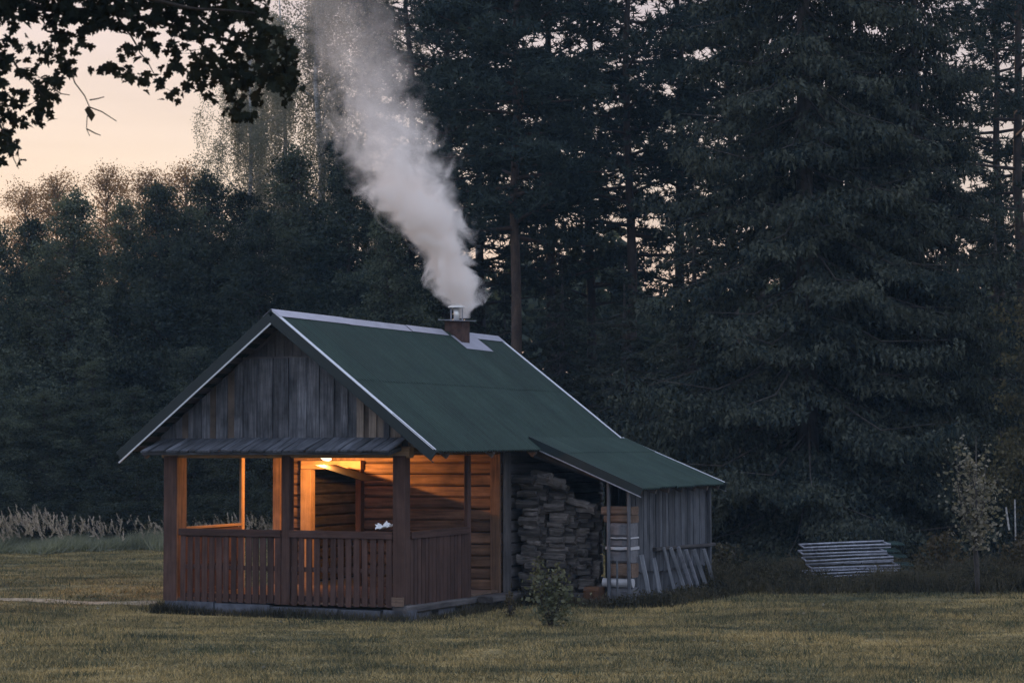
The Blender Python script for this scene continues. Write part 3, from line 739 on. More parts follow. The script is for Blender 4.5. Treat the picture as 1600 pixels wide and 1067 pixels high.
for (a, b, z, y, t) in ((4.85, 4.05, 1.84, .25, .05), (5.05, 4.1, 1.93, -.3, -.12), (4.95, 4.25, 2.0, .1, .10), (5.30, 4.15, 1.80, -.2, .14), (5.2, 4.1, 1.90, .35, .2), (5.6, 4.3, 1.52, .2, .22), (5.75, 4.35, 1.44, -.2, .1), (4.72, 4.0, 1.9, -.1, .06)):
    put_log(a, b, z, y, 0.0, t, .92)
beam('bearer', (-.55, -.1, 0.02), (.95, .1, 0.02), 0.12, 0.12, M['sidelog'], fw, up=(0, 0, 1), jag=.006)
beam('bearer', (-.55, .12, 0.13), (.95, .32, 0.13), 0.10, 0.10, M['sidelog'], fw, up=(0, 0, 1), jag=.006)

# ------------------------------------------------------------------ pile between the two thin poles
def pile_box(name, a0, a1, b0, b1, z0, z1, mat, label, cat, grp=None, yaw=0.0):
    o = beam(name, (a0, (b0 + b1) / 2, (z0 + z1) / 2), (a1, (b0 + b1) / 2, (z0 + z1) / 2), b1 - b0, z1 - z0, mat, up=(0, 0, 1), jag=.004, seed=int(z0 * 50) + 5)
    mw = HM @ Matrix.Translation(((a0 + a1) / 2, (b0 + b1) / 2, 0)) @ Matrix.Rotation(yaw, 4, 'Z') @ Matrix.Translation((-(a0 + a1) / 2, -(b0 + b1) / 2, 0)) @ o.matrix_basis
    o.matrix_basis = mw
    return tag(o, label, cat, grp)
pile_box('timber_offcut', 6.12, 6.66, 4.08, 4.5, 1.335, 1.475, M['timber'], 'thick orange brown timber offcut, topmost in the pile between thin poles', 'timber', yaw=.06)
pile_box('timber_offcut', 6.17, 6.65, 4.10, 4.5, 1.20, 1.33, M['timber'], 'brown timber offcut directly under the topmost offcut between thin poles', 'timber', yaw=-.04)
pile_box('grey_block', 6.28, 6.66, 4.08, 4.45, 0.96, 1.195, M['block'], 'large pale grey block below the two brown timber offcuts', 'block')
pile_box('grey_block', 6.27, 6.66, 4.09, 4.45, 0.80, 0.93, M['block'], 'flat grey block between the two thin white sheets', 'block', yaw=.03)
pile_box('white_sheet', 6.25, 6.67, 4.05, 4.47, 0.933, 0.957, M['white'], 'thin white sheet under the large grey block', 'sheet')
pile_box('white_sheet', 6.22, 6.67, 4.04, 4.47, 0.745, 0.797, M['white'], 'thicker white sheet halfway down the pile between thin poles', 'sheet', yaw=-.03)
pile_box('grey_block', 6.27, 6.66, 4.08, 4.45, 0.52, 0.742, M['block'], 'rough grey block above the lowest orange timber', 'block')
pile_box('timber_offcut', 6.26, 6.67, 4.08, 4.45, 0.275, 0.515, M['timber'], 'orange timber block resting over the white roll', 'timber', yaw=.03)
pile_box('grey_block', 6.27, 6.66, 4.1, 4.45, -0.22, 0.10, M['block'], 'grey block standing in weeds at the foot of the pile', 'block')
mb = MB(); mb.tube([(0, 0, 0), (.54, .02, 0)], .078, 14)
o = mb.build('plastic_roll', M['white'], smooth=False); o.matrix_basis = HM @ Matrix.Translation((6.14, 4.14, .185)); tag(o, 'short white plastic roll lying low behind the thin poles', 'roll')
pile_box('wooden_crate', 5.93, 6.20, 3.75, 4.05, -0.24, 0.13, M['door'], 'dark brown wooden crate standing in grass left of the thin poles', 'crate')
o = beam('stake', hw(6.52, 3.82, -.28), hw(6.50, 3.86, 0.58), 0.035, 0.035, M['shed'], up=(0, 1, 0)); tag(o, 'short thin wooden stake in front of the pile of blocks', 'stake')

# poles leaning on the lean-to wall
tops = ((1001, 867, 1013, 930, 'first leaning pole from the thin door posts, set apart and short'),
        (1020, 872, 1031, 930, 'short second pole leaning on the shed wall, left of the long ledge'),
        (1036, 856, 1054, 928, 'first pole leaning under the left end of the dark ledge'),
        (1047, 856, 1071, 928, 'pale pole leaning second under the dark ledge of the shed wall'),
        (1058, 855, 1082, 926, 'palest and brightest pole leaning against the shed ledge'),
        (1071, 859, 1092, 924, 'pole leaning just right of the brightest pole on the shed'),
        (1083, 859, 1104, 921, 'second last pole leaning on the shed wall before its corner'),
        (1098, 858, 1117, 918, 'last pole leaning at the right corner of the shed'))
def on_plane_a(px, py, a):
    o = HM.inverted() @ Vector((0, 0, CAM_Z)); q = HM.inverted() @ P(px, py, 30.0); dd = q - o
    return o + dd * ((a - o.x) / dd.x)
for (x0, y0, x1, y1, lab) in tops:
    p1 = on_plane_a(x0, y0, 6.72); p0 = on_plane_a(x1, y1, 6.86)
    dv = (p0 - p1); p0 = p1 + dv * ((p1.z + .22) / max(-dv.z, .1))
    o = beam('leaning_pole', HM @ p0, HM @ p1, R.uniform(.055, .08), R.uniform(.035, .05), M['galv'] if 'brightest' in lab else M['pole'], up=(0, 1, 0), jag=.003, seed=x0)
    tag(o, lab, 'pole', 'poles leaning against the shed wall')

# white rag on the handrail
mb = MB(); rr = random.Random(5)
nu, nv = 12, 8
vs = []
for i in range(nu):
    for j in range(nv):
        u, v_ = i / (nu - 1), j / (nv - 1)
        vs.append((0.24 * (u - .5) + .02 * rr.uniform(-1, 1), 0.16 * (v_ - .5) + .02 * rr.uniform(-1, 1), .03 + .055 * abs(math.sin(u * 5 + v_ * 3)) * math.sin(math.pi * v_) + .03 * u + .016 * rr.uniform(-1, 1)))
mb.add(vs, [(i * nv + j, (i + 1) * nv + j, (i + 1) * nv + j + 1, i * nv + j + 1) for i in range(nu - 1) for j in range(nv - 1)])
o = mb.build('crumpled_cloth', M['paper']); o.matrix_basis = HM @ Matrix.Translation((4.10, 0.06, 1.185)) @ Matrix.Diagonal((1.1, 1.1, 1.45, 1)); tag(o, 'crumpled white cloth lying on the porch handrail by the corner post', 'cloth')
sm = o.modifiers.new('thick', 'SOLIDIFY'); sm.thickness = .006

# ------------------------------------------------------------------ stack of metal frames on the right
fr_lab = ('lowest metal frame of the stack, half hidden in weeds', 'second metal frame from the bottom of the stack', 'third metal frame from the bottom of the stack',
          'middle metal frame of the stack, upper half', 'second metal frame from the top of the stack', 'topmost pale metal frame of the stack in front of the spruce')
fpos = [(909, 1262), (899, 1262), (889, 1263), (878, 1257), (867, 1256), (857, 1254)]
fl_ = P(1254, 912, 37.8)
for i, (py, px) in enumerate(fpos):
    p = P(px, py, 37.7)
    e = empty('metal_frame', p, 0.02 * (i % 3) - .02)
    e.rotation_euler[1] = -0.038 + (.012, -.008, .006, -.012, .004, 0)[i]; e.location.x += (.05, -.04, .03, .0, -.05, 0)[i]
    tag(e, fr_lab[i], 'metal frame', 'metal frames stacked at the edge of the lawn')
    Lf = 1.62 + .06 * (i % 2) + (.1 if i < 3 else 0)
    for (y, z) in ((0, 0), (0.0, -.055), (.62, .03)):
        mb = MB(); mb.tube([(0.02 * abs(math.sin(i * 2 + y)), y, z), (Lf * .5, y, z + .004), (Lf, y, z)], .021 if z >= 0 else .014, 8); mb.build('rail', M['galv'], e, smooth=True)
    for x in (0.03, Lf - .03):
        mb = MB(); mb.tube([(x, 0, 0), (x, .62, .03)], .016, 8); mb.build('cross_bar', M['galv'], e, smooth=True)
    mb = MB()
    for k in range(9):
        x = Lf + .02 + k * .03
        mb.tube([(x, .0, -.03 + .006 * (k % 2)), (x + .02, .3, .0), (x, .6, .02)], .005, 4)
    for k in range(5):
        mb.tube([(Lf - .02, k * .14, .004 * k), (Lf + .26 - .02 * k, k * .14 + .03, -.012 + .004 * k)], .006, 4)
    mb.build('net', M['net'], e)['kind'] = 'stuff'
o = beam('bearer_log', P(1268, 918, 37.9), P(1268, 918, 38.45), .12, .14, M['bark'], up=(0, 0, 1)); tag(o, 'dark bearer log under the left end of the metal frame stack', 'log')
o = beam('bearer_log', P(1375, 914, 37.9), P(1375, 914, 38.45), .12, .14, M['bark'], up=(0, 0, 1)); tag(o, 'dark bearer log under the right end of the metal frame stack', 'log')

# ------------------------------------------------------------------ vegetation meshes
def quads(C, size, ratio=0.6, flat=0.0, droop=None):
    """diamond leaves at points C"""
    n = len(C)
    a = rng.normal(size=(n, 3)); a[:, 2] *= (1 - flat)
    if droop is not None: a = a * (1 - droop) + np.array([0, 0, -1.0]) * droop * 2
    a /= np.linalg.norm(a, axis=1)[:, None] + 1e-9
    b = rng.normal(size=(n, 3)); b -= (b * a).sum(1)[:, None] * a; b /= np.linalg.norm(b, axis=1)[:, None] + 1e-9
    s = (size * rng.uniform(.65, 1.3, n))[:, None] if np.ndim(size) == 0 else (size * rng.uniform(.65, 1.3, n))[:, None]
    V = np.stack([C - a * s, C + b * s * ratio, C + a * s, C - b * s * ratio], 1).reshape(-1, 3)
    return V, np.arange(4 * n).reshape(n, 4)
def blades(C, dirs, width):
    """thin triangles from C along dirs (with length)"""
    n = len(C)
    b = rng.normal(size=(n, 3)); dn = dirs / (np.linalg.norm(dirs, axis=1)[:, None] + 1e-9)
    b -= (b * dn).sum(1)[:, None] * dn; b /= np.linalg.norm(b, axis=1)[:, None] + 1e-9
    w = width[:, None] if np.ndim(width) else width
    V = np.stack([C - b * w, C + b * w, C + dirs], 1).reshape(-1, 3)
    return V, np.arange(3 * n).reshape(n, 3)

def limb(mb, p0, p1, r0, r1, rr, bend=.12, n=5, sides=6):
    p0, p1 = Vector(p0), Vector(p1); ln = (p1 - p0).length
    pts = []; rad = []
    off = Vector((rr.uniform(-1, 1), rr.uniform(-1, 1), rr.uniform(-.4, .8))) * ln * bend
    for i in range(n):
        t = i / (n - 1)
        pts.append(p0.lerp(p1, t) + off * math.sin(math.pi * t)); rad.append(r0 + (r1 - r0) * t)
    mb.tube(pts, rad, sides)
    return pts

def broadleaf(seed, h, r, nleaf, lsize, mat, z0f=0.08, nclump=70, loose=1.0, trunk_mat='bark', point=1.0):
    """one stem, upswept limbs, leaf sprays along the limbs; uneven pointed outline with dark gaps"""
    rr = random.Random(seed)
    global rng
    rng = np.random.default_rng(seed)
    mb = MB()
    pts = [Vector((0, 0, -.3))]
    for i in range(1, 8):
        t = i / 7; pts.append(Vector((rr.uniform(-.12, .12) * t * 2, rr.uniform(-.12, .12) * t * 2, h * .96 * t)))
    mb.tube(pts, [h * .013 * (1 - .9 * i / 7) for i in range(8)], 9)
    sprays = []
    for k in range(nclump):
        u = (k + rr.random()) / nclump
        zb = h * (z0f + (1 - z0f) * u * .95)
        env = r * (1 - u) ** (.62 * point) * (1 if u > .15 else .75 + u * 1.6)
        ang = k * 2.399 + rr.uniform(-.4, .4)
        ln = env * rr.choice((rr.uniform(.45, .8), rr.uniform(.8, 1.18)))
        rise = rr.uniform(.10, .55) * ln + (.35 if u > .85 else 0)
        i0 = min(7, int(zb / (h * .96) * 7)); b = Vector((pts[i0].x, pts[i0].y, zb))
        tip = b + Vector((math.cos(ang) * ln, math.sin(ang) * ln, rise))
        bp = limb(mb, b, tip, .02 + .010 * ln, .005, rr, .07, 5, 4)
        for q in range(max(2, int(2 + ln * 2.2))):
            f = rr.uniform(.35, 1.05); n0 = min(3, int(f * 4)); pt = Vector(bp[n0]).lerp(Vector(bp[n0 + 1]), f * 4 - n0 if f < 1 else 1)
            w = rr.uniform(.16, .42) * (.7 + .25 * min(2, ln))
            sprays.append((np.array(pt) + rng.normal(size=3) * np.array([.22, .22, .12]) * min(1.3, ln), w))
    per = max(8, nleaf // len(sprays)); C = []
    for c, w in sprays:
        m = int(per * (w / .34) ** 1.3) + 4
        sub = c + rng.normal(size=(5, 3)) * np.array([w, w, w * .5]) * .8
        C.append(sub[rng.integers(0, 5, m)] + rng.normal(size=(m, 3)) * np.array([.42, .42, .26]) * w * loose)
    C = np.concatenate(C)
    V, F = quads(C, lsize, .62, .3)
    return mb.mesh('trunk', M[trunk_mat], True), mesh_np('crown', V, F, M[mat])

def birch(seed, h, r, nleaf, lsize):
    rr = random.Random(seed)
    global rng
    rng = np.random.default_rng(seed)
    mb = MB()
    pts = [Vector((rr.uniform(-.2, .2) * i / 6, rr.uniform(-.2, .2) * i / 6, h * i / 7 - (.3 if i == 0 else 0))) for i in range(8)]
    mb.tube(pts, [h * .011 * (1 - .9 * i / 7) for i in range(8)], 8)
    Cs = []
    for k in range(62):
        t = rr.uniform(.22, .98); z = h * t; ang = rr.uniform(0, 6.28)
        rad = r * (1 - abs(t - .5) * 1.1) * rr.uniform(.4, 1)
        tip = Vector((math.cos(ang) * rad, math.sin(ang) * rad, z + rad * .25))
        bp = limb(mb, (pts[min(7, int(t * 7))].x, pts[min(7, int(t * 7))].y, z - rad * .35), tip, .03, .006, rr, .1, 5, 4)
        for s in range(19):
            q = bp[rr.choice((1, 2, 3, 4, 4))]; q = Vector(q) + Vector((rr.uniform(-.35, .35), rr.uniform(-.35, .35), 0))
            ln = rr.uniform(.8, 3.0)
            m = int(ln * 44)
            tt = np.sort(rng.uniform(0, 1, m))
            sway = np.array([rr.uniform(-.25, .25), rr.uniform(-.25, .25), 0])
            c = np.array(q) + np.outer(tt, np.array([0, 0, -ln])) + np.outer(tt ** 2, sway) + rng.normal(size=(m, 3)) * .10
            Cs.append(c)
    C = np.concatenate(Cs)
    V, F = quads(C, lsize, .65, 0, .35)
    return mb.mesh('trunk', M['birchbark'], True), mesh_np('crown', V, F, M['birch'])

def pine(seed, h, bare=.42, nb=78, dens=1.0, spread=3.1):
    rr = random.Random(seed)
    global rng
    rng = np.random.default_rng(seed)
    mb = MB()
    pts = [Vector((rr.uniform(-.10, .10) * i / 4, rr.uniform(-.10, .10) * i / 4, h * i / 9 - (.3 if i == 0 else 0))) for i in range(10)]
    mb.tube(pts, [h * .0085 * (1 - .85 * i / 9) + .01 for i in range(10)], 10)
    Ts = []
    for k in range(nb):
        t = bare + (1 - bare) * (k + rr.random()) / nb
        z = h * t; ang = k * 2.4 + rr.uniform(-.5, .5)
        u = (t - bare) / (1 - bare)
        ln = spread * (0.50 + .6 * math.sin(math.pi * min(1, u * .8 + .22))) * rr.uniform(.55, 1.1) * (1 - .55 * u ** 2)
        tip = Vector((math.cos(ang) * ln, math.sin(ang) * ln, z + ln * rr.uniform(-.10, .32)))
        i0 = min(9, int(t * 9)); base = Vector((pts[i0].x, pts[i0].y, z))
        bp = limb(mb, base, tip, .055 * (1 - u) + .018, .008, rr, .06, 6, 5)
        nc = int(8 * dens * (.6 + .6 * ln / spread))
        for s in range(nc):
            q = bp[rr.choice((2, 3, 4, 5, 5))]
            sd = Vector((-math.sin(ang), math.cos(ang), 0)) * rr.uniform(-.55, .55) * ln * .55
            c = np.array(Vector(q) + sd + Vector((0, 0, rr.uniform(-.1, .22))))
            m = 10
            Ts.append(c + rng.normal(size=(m, 3)) * np.array([.27, .27, .10]))
    for k in range(9):  # dead stubs on the bare stem
        t = rr.uniform(.12, bare); ang = rr.uniform(0, 6.28); ln = rr.uniform(.4, 1.6)
        limb(mb, (0, 0, h * t), (math.cos(ang) * ln, math.sin(ang) * ln, h * t - rr.uniform(-.2, .3)), .018, .004, rr, .08, 4, 4)
    T = np.concatenate(Ts); n = len(T); m = 10
    d = rng.normal(size=(n, m, 3)) * np.array([1, 1, .75]) + np.array([0, 0, .35])
    d /= np.linalg.norm(d, axis=2)[:, :, None]; d *= rng.uniform(.13, .26, (n, m, 1))
    C = np.repeat(T, m, axis=0); d = d.reshape(-1, 3)
    V, F = blades(C, d, .026)
    return mb.mesh('trunk', M['pinebark'], True), mesh_np('crown', V, F, M['pine'])

def spruce(seed, h, r, step=.44, nbr=8, low=.03, dens=1.0, hang=1.0):
    """tiers of sagging boughs; each bough is a fan of side shoots from which twigs hang"""
    rr = random.Random(seed)
    global rng
    rng = np.random.default_rng(seed)
    mb = MB(); mb.tube([(0, 0, -.3), (0.03, 0, h * .4), (0, .03, h)], [h * .013, h * .009, .01], 9)
    As, Ds = [], []
    z = h * low
    UP = np.array([0, 0, 1.0])
    while z < h * .985:
        u = z / h
        env = r * (1 - u) ** .72 * (1 if u > .12 else .8 + u * 1.7)
        nb = max(4, int(nbr * (.55 + .5 * (1 - u))))
        a0 = rr.uniform(0, 6.28)
        for k in range(nb):
            ang = a0 + 6.283 * k / nb + rr.uniform(-.32, .32)
            ln = env * rr.choice((rr.uniform(.4, .8), rr.uniform(.8, 1.28)))
            dv = np.array([math.cos(ang), math.sin(ang), 0.0]); sd = np.array([-math.sin(ang), math.cos(ang), 0.0])
            sag = rr.uniform(.42, .78); lift = rr.uniform(.18, .40); zz = z + rr.uniform(-.34, .34)
            if ln > .8:
                mb.tube([(0, 0, zz), tuple(dv * ln * .5 + UP * (zz - sag * ln * .5 + lift * ln * .12)), tuple(dv * ln * .92 + UP * (zz - sag * ln * .92 + lift * ln * .78))], [.03, .018, .006], 4, cap=False)
            ts = np.arange(.22, 1.0, .19 / max(ln, .5) / dens)
            for t in ts:
                ax = dv * t * ln + UP * (zz - sag * ln * t + lift * ln * t ** 3)
                lat = (.34 * ln * (1.08 - t) * (1.25 if t > .3 else .8) + .16) * rr.uniform(.7, 1.2)
                for sgn in (-1, 1):
                    m = max(2, int(lat / .10))
                    q = (np.arange(m) + rng.uniform(0, 1, m)) / m
                    ld = sd * sgn * .78 + dv * .55
                    pos = ax[None] + ld[None] * (q * lat)[:, None] - UP[None] * (.22 * lat * q + .10 * lat * q ** 2)[:, None]
                    tl = rng.uniform(.10, .34, m) * hang * (.6 + .5 * min(1, ln / 2.5))
                    td = -UP[None] + ld[None] * .30 + rng.normal(size=(m, 3)) * .16
                    td /= np.linalg.norm(td, axis=1)[:, None]
                    w = 5
                    sp_ = (np.arange(w) + .3) / w
                    pp = pos[:, None, :] + td[:, None, :] * (tl[:, None] * sp_[None])[:, :, None]
                    nd = td[:, None, :] * rng.uniform(.6, 1.1, (m, w, 1)) + rng.normal(size=(m, w, 3)) * .5
                    nd /= np.linalg.norm(nd, axis=2)[:, :, None]
                    nd *= rng.uniform(.08, .16, (m, w, 1))
                    As.append(pp.reshape(-1, 3)); Ds.append(nd.reshape(-1, 3))
        z += step * rr.uniform(.8, 1.2) * (.6 + .6 * (1 - u))
    A = np.concatenate(As); D = np.concatenate(Ds)
    V, F = blades(A, D, .033)
    return mb.mesh('trunk', M['bark'], True), mesh_np('crown', V, F, M['spruce'])

def tree(name, mt, px, Y, label, cat, group=None, s=1.0, rz=None, sz=None, mx=0.0):
    """px: where its foot stands seen from the camera, Y: distance"""
    x = (px - 800) / FPX * Y
    o = empty(name, (x, Y, float(gz(x, Y))), R.uniform(0, 6.28) if rz is None else rz)
    o.scale = (s, s, sz or s)
    for me, nm in zip(mt, ('trunk', 'crown')):
        link(bpy.data.objects.new(nm, me), o)
    return tag(o, label, cat, group)

BL = [broadleaf(21, 10.5, 2.5, 82000, .044, 'leafA', nclump=130), broadleaf(22, 10.0, 2.2, 70000, .044, 'leafB', nclump=115), broadleaf(23, 9.0, 2.1, 60000, .042, 'leafA', z0f=.04, nclump=105)]
BF = broadleaf(24, 11.0, 2.7, 80000, .032, 'leafFar', z0f=.10, nclump=120, loose=1.3, point=.8)
BO = broadleaf(25, 10.0, 2.7, 16000, .07, 'oak', nclump=60)
BI = birch(31, 21.0, 4.0, 0, .036)
PI = [pine(41, 22, .33, 58, .95, 2.5), pine(42, 21, .40, 52, 1.0, 2.5), pine(43, 23, .32, 60, .9, 2.7), pine(44, 21, .40, 82, 1.5, 2.6)]
SPM = [spruce(51, 21, 4.5, nbr=10), spruce(52, 15, 3.0, step=.42, nbr=8, dens=.85)]

HE = lambda py, Y: CAM_Z + (697.6 - py) / FPX * Y      # height that reaches row py at distance Y

g1 = 'broadleaf trees in the wood edge behind the lawn'
bl = [  # px, Y, top row, mesh, label
    (0, 63, 360, 2, 'small broadleaf tree filling the gap at the left end of the wood edge'),
    (145, 62, 385, 2, 'small broadleaf tree in the notch of the wood edge'),
    (295, 60, 335, 2, 'small broadleaf tree below the glowing treetops'),
    (365, 62, 300, 1, 'broadleaf tree under the tip of the maple leaves'),
    (-60, 57, 330, 0, 'broadleaf tree at the very left end of the wood edge'),
    (40, 60, 345, 1, 'broadleaf tree with low top left of the notch of sky'),
    (105, 58, 302, 0, 'rounded broadleaf tree just left of the notch of sky'),
    (190, 61, 322, 2, 'narrow broadleaf tree just right of the notch of sky'),
    (250, 59, 288, 1, 'taller broadleaf tree below the bare stretch of sky'),
    (330, 61, 275, 0, 'broadleaf tree below the gap between maple leaves and birch'),
    (400, 58, 330, 1, 'broadleaf tree rising behind the gable peak of the cabin roof'),
    (470, 62, 235, 0, 'dark tall broadleaf tree between birch and smoke'),
    (545, 60, 225, 1, 'dark broadleaf tree right behind the smoke plume'),
    (600, 57, 330, 2, 'broadleaf tree behind the lower smoke'),
    (680, 60, 380, 1, 'low broadleaf tree behind the chimney'),
]
hts = (10.5, 10.0, 9.0)
for px, Y, top, k, lab in bl:
    s = (HE(top - 22, Y) - G0) / hts[k] / 1.02
    tree('broadleaf_tree', BL[k], px, Y, lab, 'tree', g1, s=max(.85, s * .95), sz=s)
# low bushy growth under the wood edge
g2 = 'bushy young trees along the foot of the wood'
yb = [(-20, 54, 560, 'bushy young tree at the left edge behind the tall grass'), (75, 55, 610, 'bushy young tree behind the brightest grass plumes'), (150, 56, 560, 'bushy young tree behind the middle of the tall grass'),
      (215, 55, 600, 'bushy young tree left of the cabin behind the right end of the tall grass'), (300, 57, 540, 'bushy young tree seen above the left roof slope'), (365, 56, 580, 'bushy young tree behind the left end of the porch')]
for px, Y, top, lab in yb:
    s = (HE(top, Y) - G0) / 9.0
    tree('young_broadleaf_tree', BL[2], px, Y, lab, 'tree', g2, s=max(.75, s * 1.3), sz=s)
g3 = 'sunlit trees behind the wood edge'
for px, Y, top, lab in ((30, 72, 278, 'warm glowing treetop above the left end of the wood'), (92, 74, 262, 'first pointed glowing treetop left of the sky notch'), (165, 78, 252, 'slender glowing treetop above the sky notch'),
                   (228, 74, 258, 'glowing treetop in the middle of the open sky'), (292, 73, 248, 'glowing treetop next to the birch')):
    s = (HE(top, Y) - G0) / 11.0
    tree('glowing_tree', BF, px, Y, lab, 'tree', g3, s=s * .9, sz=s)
g4 = 'birches with hanging twigs behind the smoke'
for px, Y, sc, lab in ((388, 63, .76, 'lower pale birch with hanging twigs under the maple leaves'), (440, 70, .9, 'pale birch with hanging twigs between the lower and the tall birch'), (497, 66, 1.0, 'tall pale birch with hanging twigs left of the smoke'), (575, 68, 1.0, 'tall birch with hanging twigs right behind the upper smoke')):
    tree('birch_tree', BI, px, Y, lab, 'tree', g4, s=sc, sz=sc)
g5 = 'tall pines behind the cabin'
pn = [(640, 64, 0, 1.0, 'pine standing just right of the upper smoke'), (700, 60, 1, 1.0, 'pine with layered boughs above the chimney'), (752, 66, 2, 1.0, 'pine between the chimney and the bare orange trunk'),
      (806, 54, 3, 1.0, 'pine with long bare orange brown trunk right of the chimney'), (862, 62, 0, 1.05, 'pine with thin dark trunk right of the bare orange trunk'), (925, 66, 2, 1.0, 'pine in the middle of the wood above the right roof edge'),
      (985, 60, 1, 1.06, 'dense pine above the lean-to roof'), (1062, 62, 0, 1.04, 'pine with trunk showing against sky gaps left of the big spruce'), (1148, 66, 1, 1.1, 'pine with dark stem crossing the sky gap left of the spruce top'),
      (1188, 60, 2, 1.06, 'pine touching the left side of the big spruce'), (1562, 64, 1, 1.05, 'pine with twin dark stems near the right edge'),
      (1600, 56, 2, 1.0, 'pine cut by the right edge of the picture')]
for px, Y, k, s, lab in pn:
    o = tree('pine_tree', PI[k], px, Y, lab, 'tree', g5, s=s)
    if 'long bare' in lab:
        tk = [c for c in o.children if c.name.startswith('trunk')][0]; tk.data = tk.data.copy(); tk.data.materials[0] = M['orangebark']
g6 = 'spruces in the wood'
sp = [(1262, 45.5, 0, 1.02, 1.05, 'huge dark spruce with drooping boughs right of the lean-to'), (1435, 47.5, 0, .80, 1.15, 'huge dark spruce behind the slender sapling'), (1350, 52, 0, .8, 1.2, 'tall spruce filling the space between the two huge spruces'),
      (1085, 50, 1, .95, .66, 'smaller spruce directly behind the lean-to eave'), (975, 55, 1, 1.0, .52, 'dark spruce behind the lower right of the roof'), (880, 57, 1, 1.0, .56, 'dark spruce behind the middle of the roof slope'),
      (790, 62, 1, 1.0, .50, 'dark spruce at the foot of the bare orange trunk'), (1560, 52, 1, 1.0, .62, 'spruce behind the white stake near the right edge'), (720, 63, 1, 1.0, .62, 'dark spruce behind the chimney')]
for px, Y, k, s, sz, lab in sp:
    tree('spruce_tree', SPM[k], px, Y, lab, 'tree', g6, s=s, sz=s * sz)
tree('oak_tree', BO, 1650, 43, 'lighter broadleaf tree with yellowish leaves cut by the right edge', 'tree', s=.60, sz=.84)

# dark mass of the wood behind everything
rng = np.random.default_rng(77)
n = 110000
x = rng.uniform(-45, 45, n); y = rng.uniform(80, 96, n)
topz = 6.4 + 1.0 * np.sin(x * .55) + .9 * np.sin(x * 1.37 + 2) + .6 * np.sin(x * 3.1)
topz = np.where(x > -9, topz + 3.6, topz - 0.2)
z = topz * rng.uniform(0, 1, n) ** .8 - .2
V, F = quads(np.stack([x, y, z], 1), .27, .7, .2)
tag(link(bpy.data.objects.new('forest', mesh_np('forest', V, F, M['leafB']))), kind='stuff')

# ------------------------------------------------------------------ tall grass with plumes, undergrowth, lawn
rng = np.random.default_rng(78)
n = 26000
t = rng.uniform(0, 1, n)
x = -17 + t * 10.2; yb_ = 49.5 + t * 3.4 + rng.uniform(0, 4.2, n) + .5 * np.sin(x * 1.7) + .3 * np.sin(x * 4.3)
hh = rng.uniform(.18, .62, n) * (.75 + .30 * np.sin(x * 2.1) * np.sin(x * .9 + 1))
C = np.stack([x, yb_, gz(x, yb_)], 1)
D = np.stack([rng.normal(.06, .17, n), rng.normal(0, .14, n), hh], 1)
V, F = blades(C, D, .016)
tag(link(bpy.data.objects.new('tall_grass', mesh_np('tall_grass', V, F, M['tall']))), kind='stuff')
mb_v, mb_f = [], []
n = 520
for i in range(n):
    t = R.random() ** 1.25
    if 0.52 < t < 0.72 and R.random() < .6: continue
    x = -16.5 + t * 9.8; y = 50.2 + t * 3.2 + R.uniform(0, 2.6); h = R.uniform(.30, .88) * (.85 + .15 * math.sin(x * 2.3)) * (1 if t < .6 else .8); z = float(gz(x, y))
    lean = R.gauss(.16, .20); pl_len = R.uniform(.20, .36)
    base = np.array([x, y, z]); tip = base + np.array([lean * .6, R.uniform(-.08, .08), h])
    m = 22
    s = np.linspace(0, 1, m)
    droop = R.gauss(-.07, .09)
    axp = tip[None] + np.stack([s * droop, s * 0, s * pl_len], 1)
    d = rng.normal(size=(m, 3)) * .03 + np.array([droop * .20, 0, .05])
    for j in range(m):
        mb_v.append(axp[j]); mb_f.append(d[j] * (1.5 - s[j]))
V, F = blades(np.array(mb_v), np.array(mb_f), .020)
tag(link(bpy.data.objects.new('reed_plumes_grass', mesh_np('reed_plumes_grass', V, F, M['plume']))), kind='stuff')

def weeds(name, spots, n, hmin, hmax, mat, w=.011, seed=1, lean=.12, leafy=0):
    global rng
    rng = np.random.default_rng(seed)
    Cs = []
    for (x0, y0, x1, y1, sp, wt) in spots:
        m = int(n * wt); t = rng.uniform(0, 1, m)
        x = x0 + (x1 - x0) * t + rng.normal(0, sp, m); y = y0 + (y1 - y0) * t + rng.normal(0, sp, m)
        Cs.append(np.stack([x, y, gz(x, y)], 1))
    C = np.concatenate(Cs); m = len(C)
    cl = .55 + .45 * np.sin(C[:, 0] * 2.7 + 1.2) * np.sin(C[:, 1] * 1.9 + C[:, 0]) 
    hh = rng.uniform(hmin, hmax, m) * (.45 + .75 * cl)
    D = np.stack([rng.normal(0, lean, m) * hh * 2, rng.normal(0, lean, m) * hh * 2, hh], 1)
    V, F = blades(C, D, w)
    if leafy:
        k = rng.integers(0, m, leafy); tt = rng.uniform(.25, 1, leafy)[:, None]
        Q = C[k] + D[k] * tt + rng.normal(size=(leafy, 3)) * .03
        D2 = rng.normal(size=(leafy, 3)) * .035
        V2, F2 = blades(Q, D2 + np.array([0, 0, .02]), .014)
        V = np.concatenate([V, V2]); F = np.concatenate([F, F2 + len(C) * 3])
    return tag(link(bpy.data.objects.new(name, mesh_np(name, V, F, M[mat]))), kind='stuff')
def hp(a, b): q = hw(a, b, 0); return q.x, q.y
f0, f1, f2, f3, f4 = hp(-.1, -.10), hp(4.6, -.12), hp(4.75, .1), hp(4.85, 3.7), hp(6.8, 3.7)
weeds('porch_weeds_grass', [(*f0, *f1, .05, .5), (*f2, *f3, .08, .25), (*hp(-.15, 0), *hp(-.2, 3), .1, .25)], 5200, .06, .22, 'weed', .008, 5, .2)
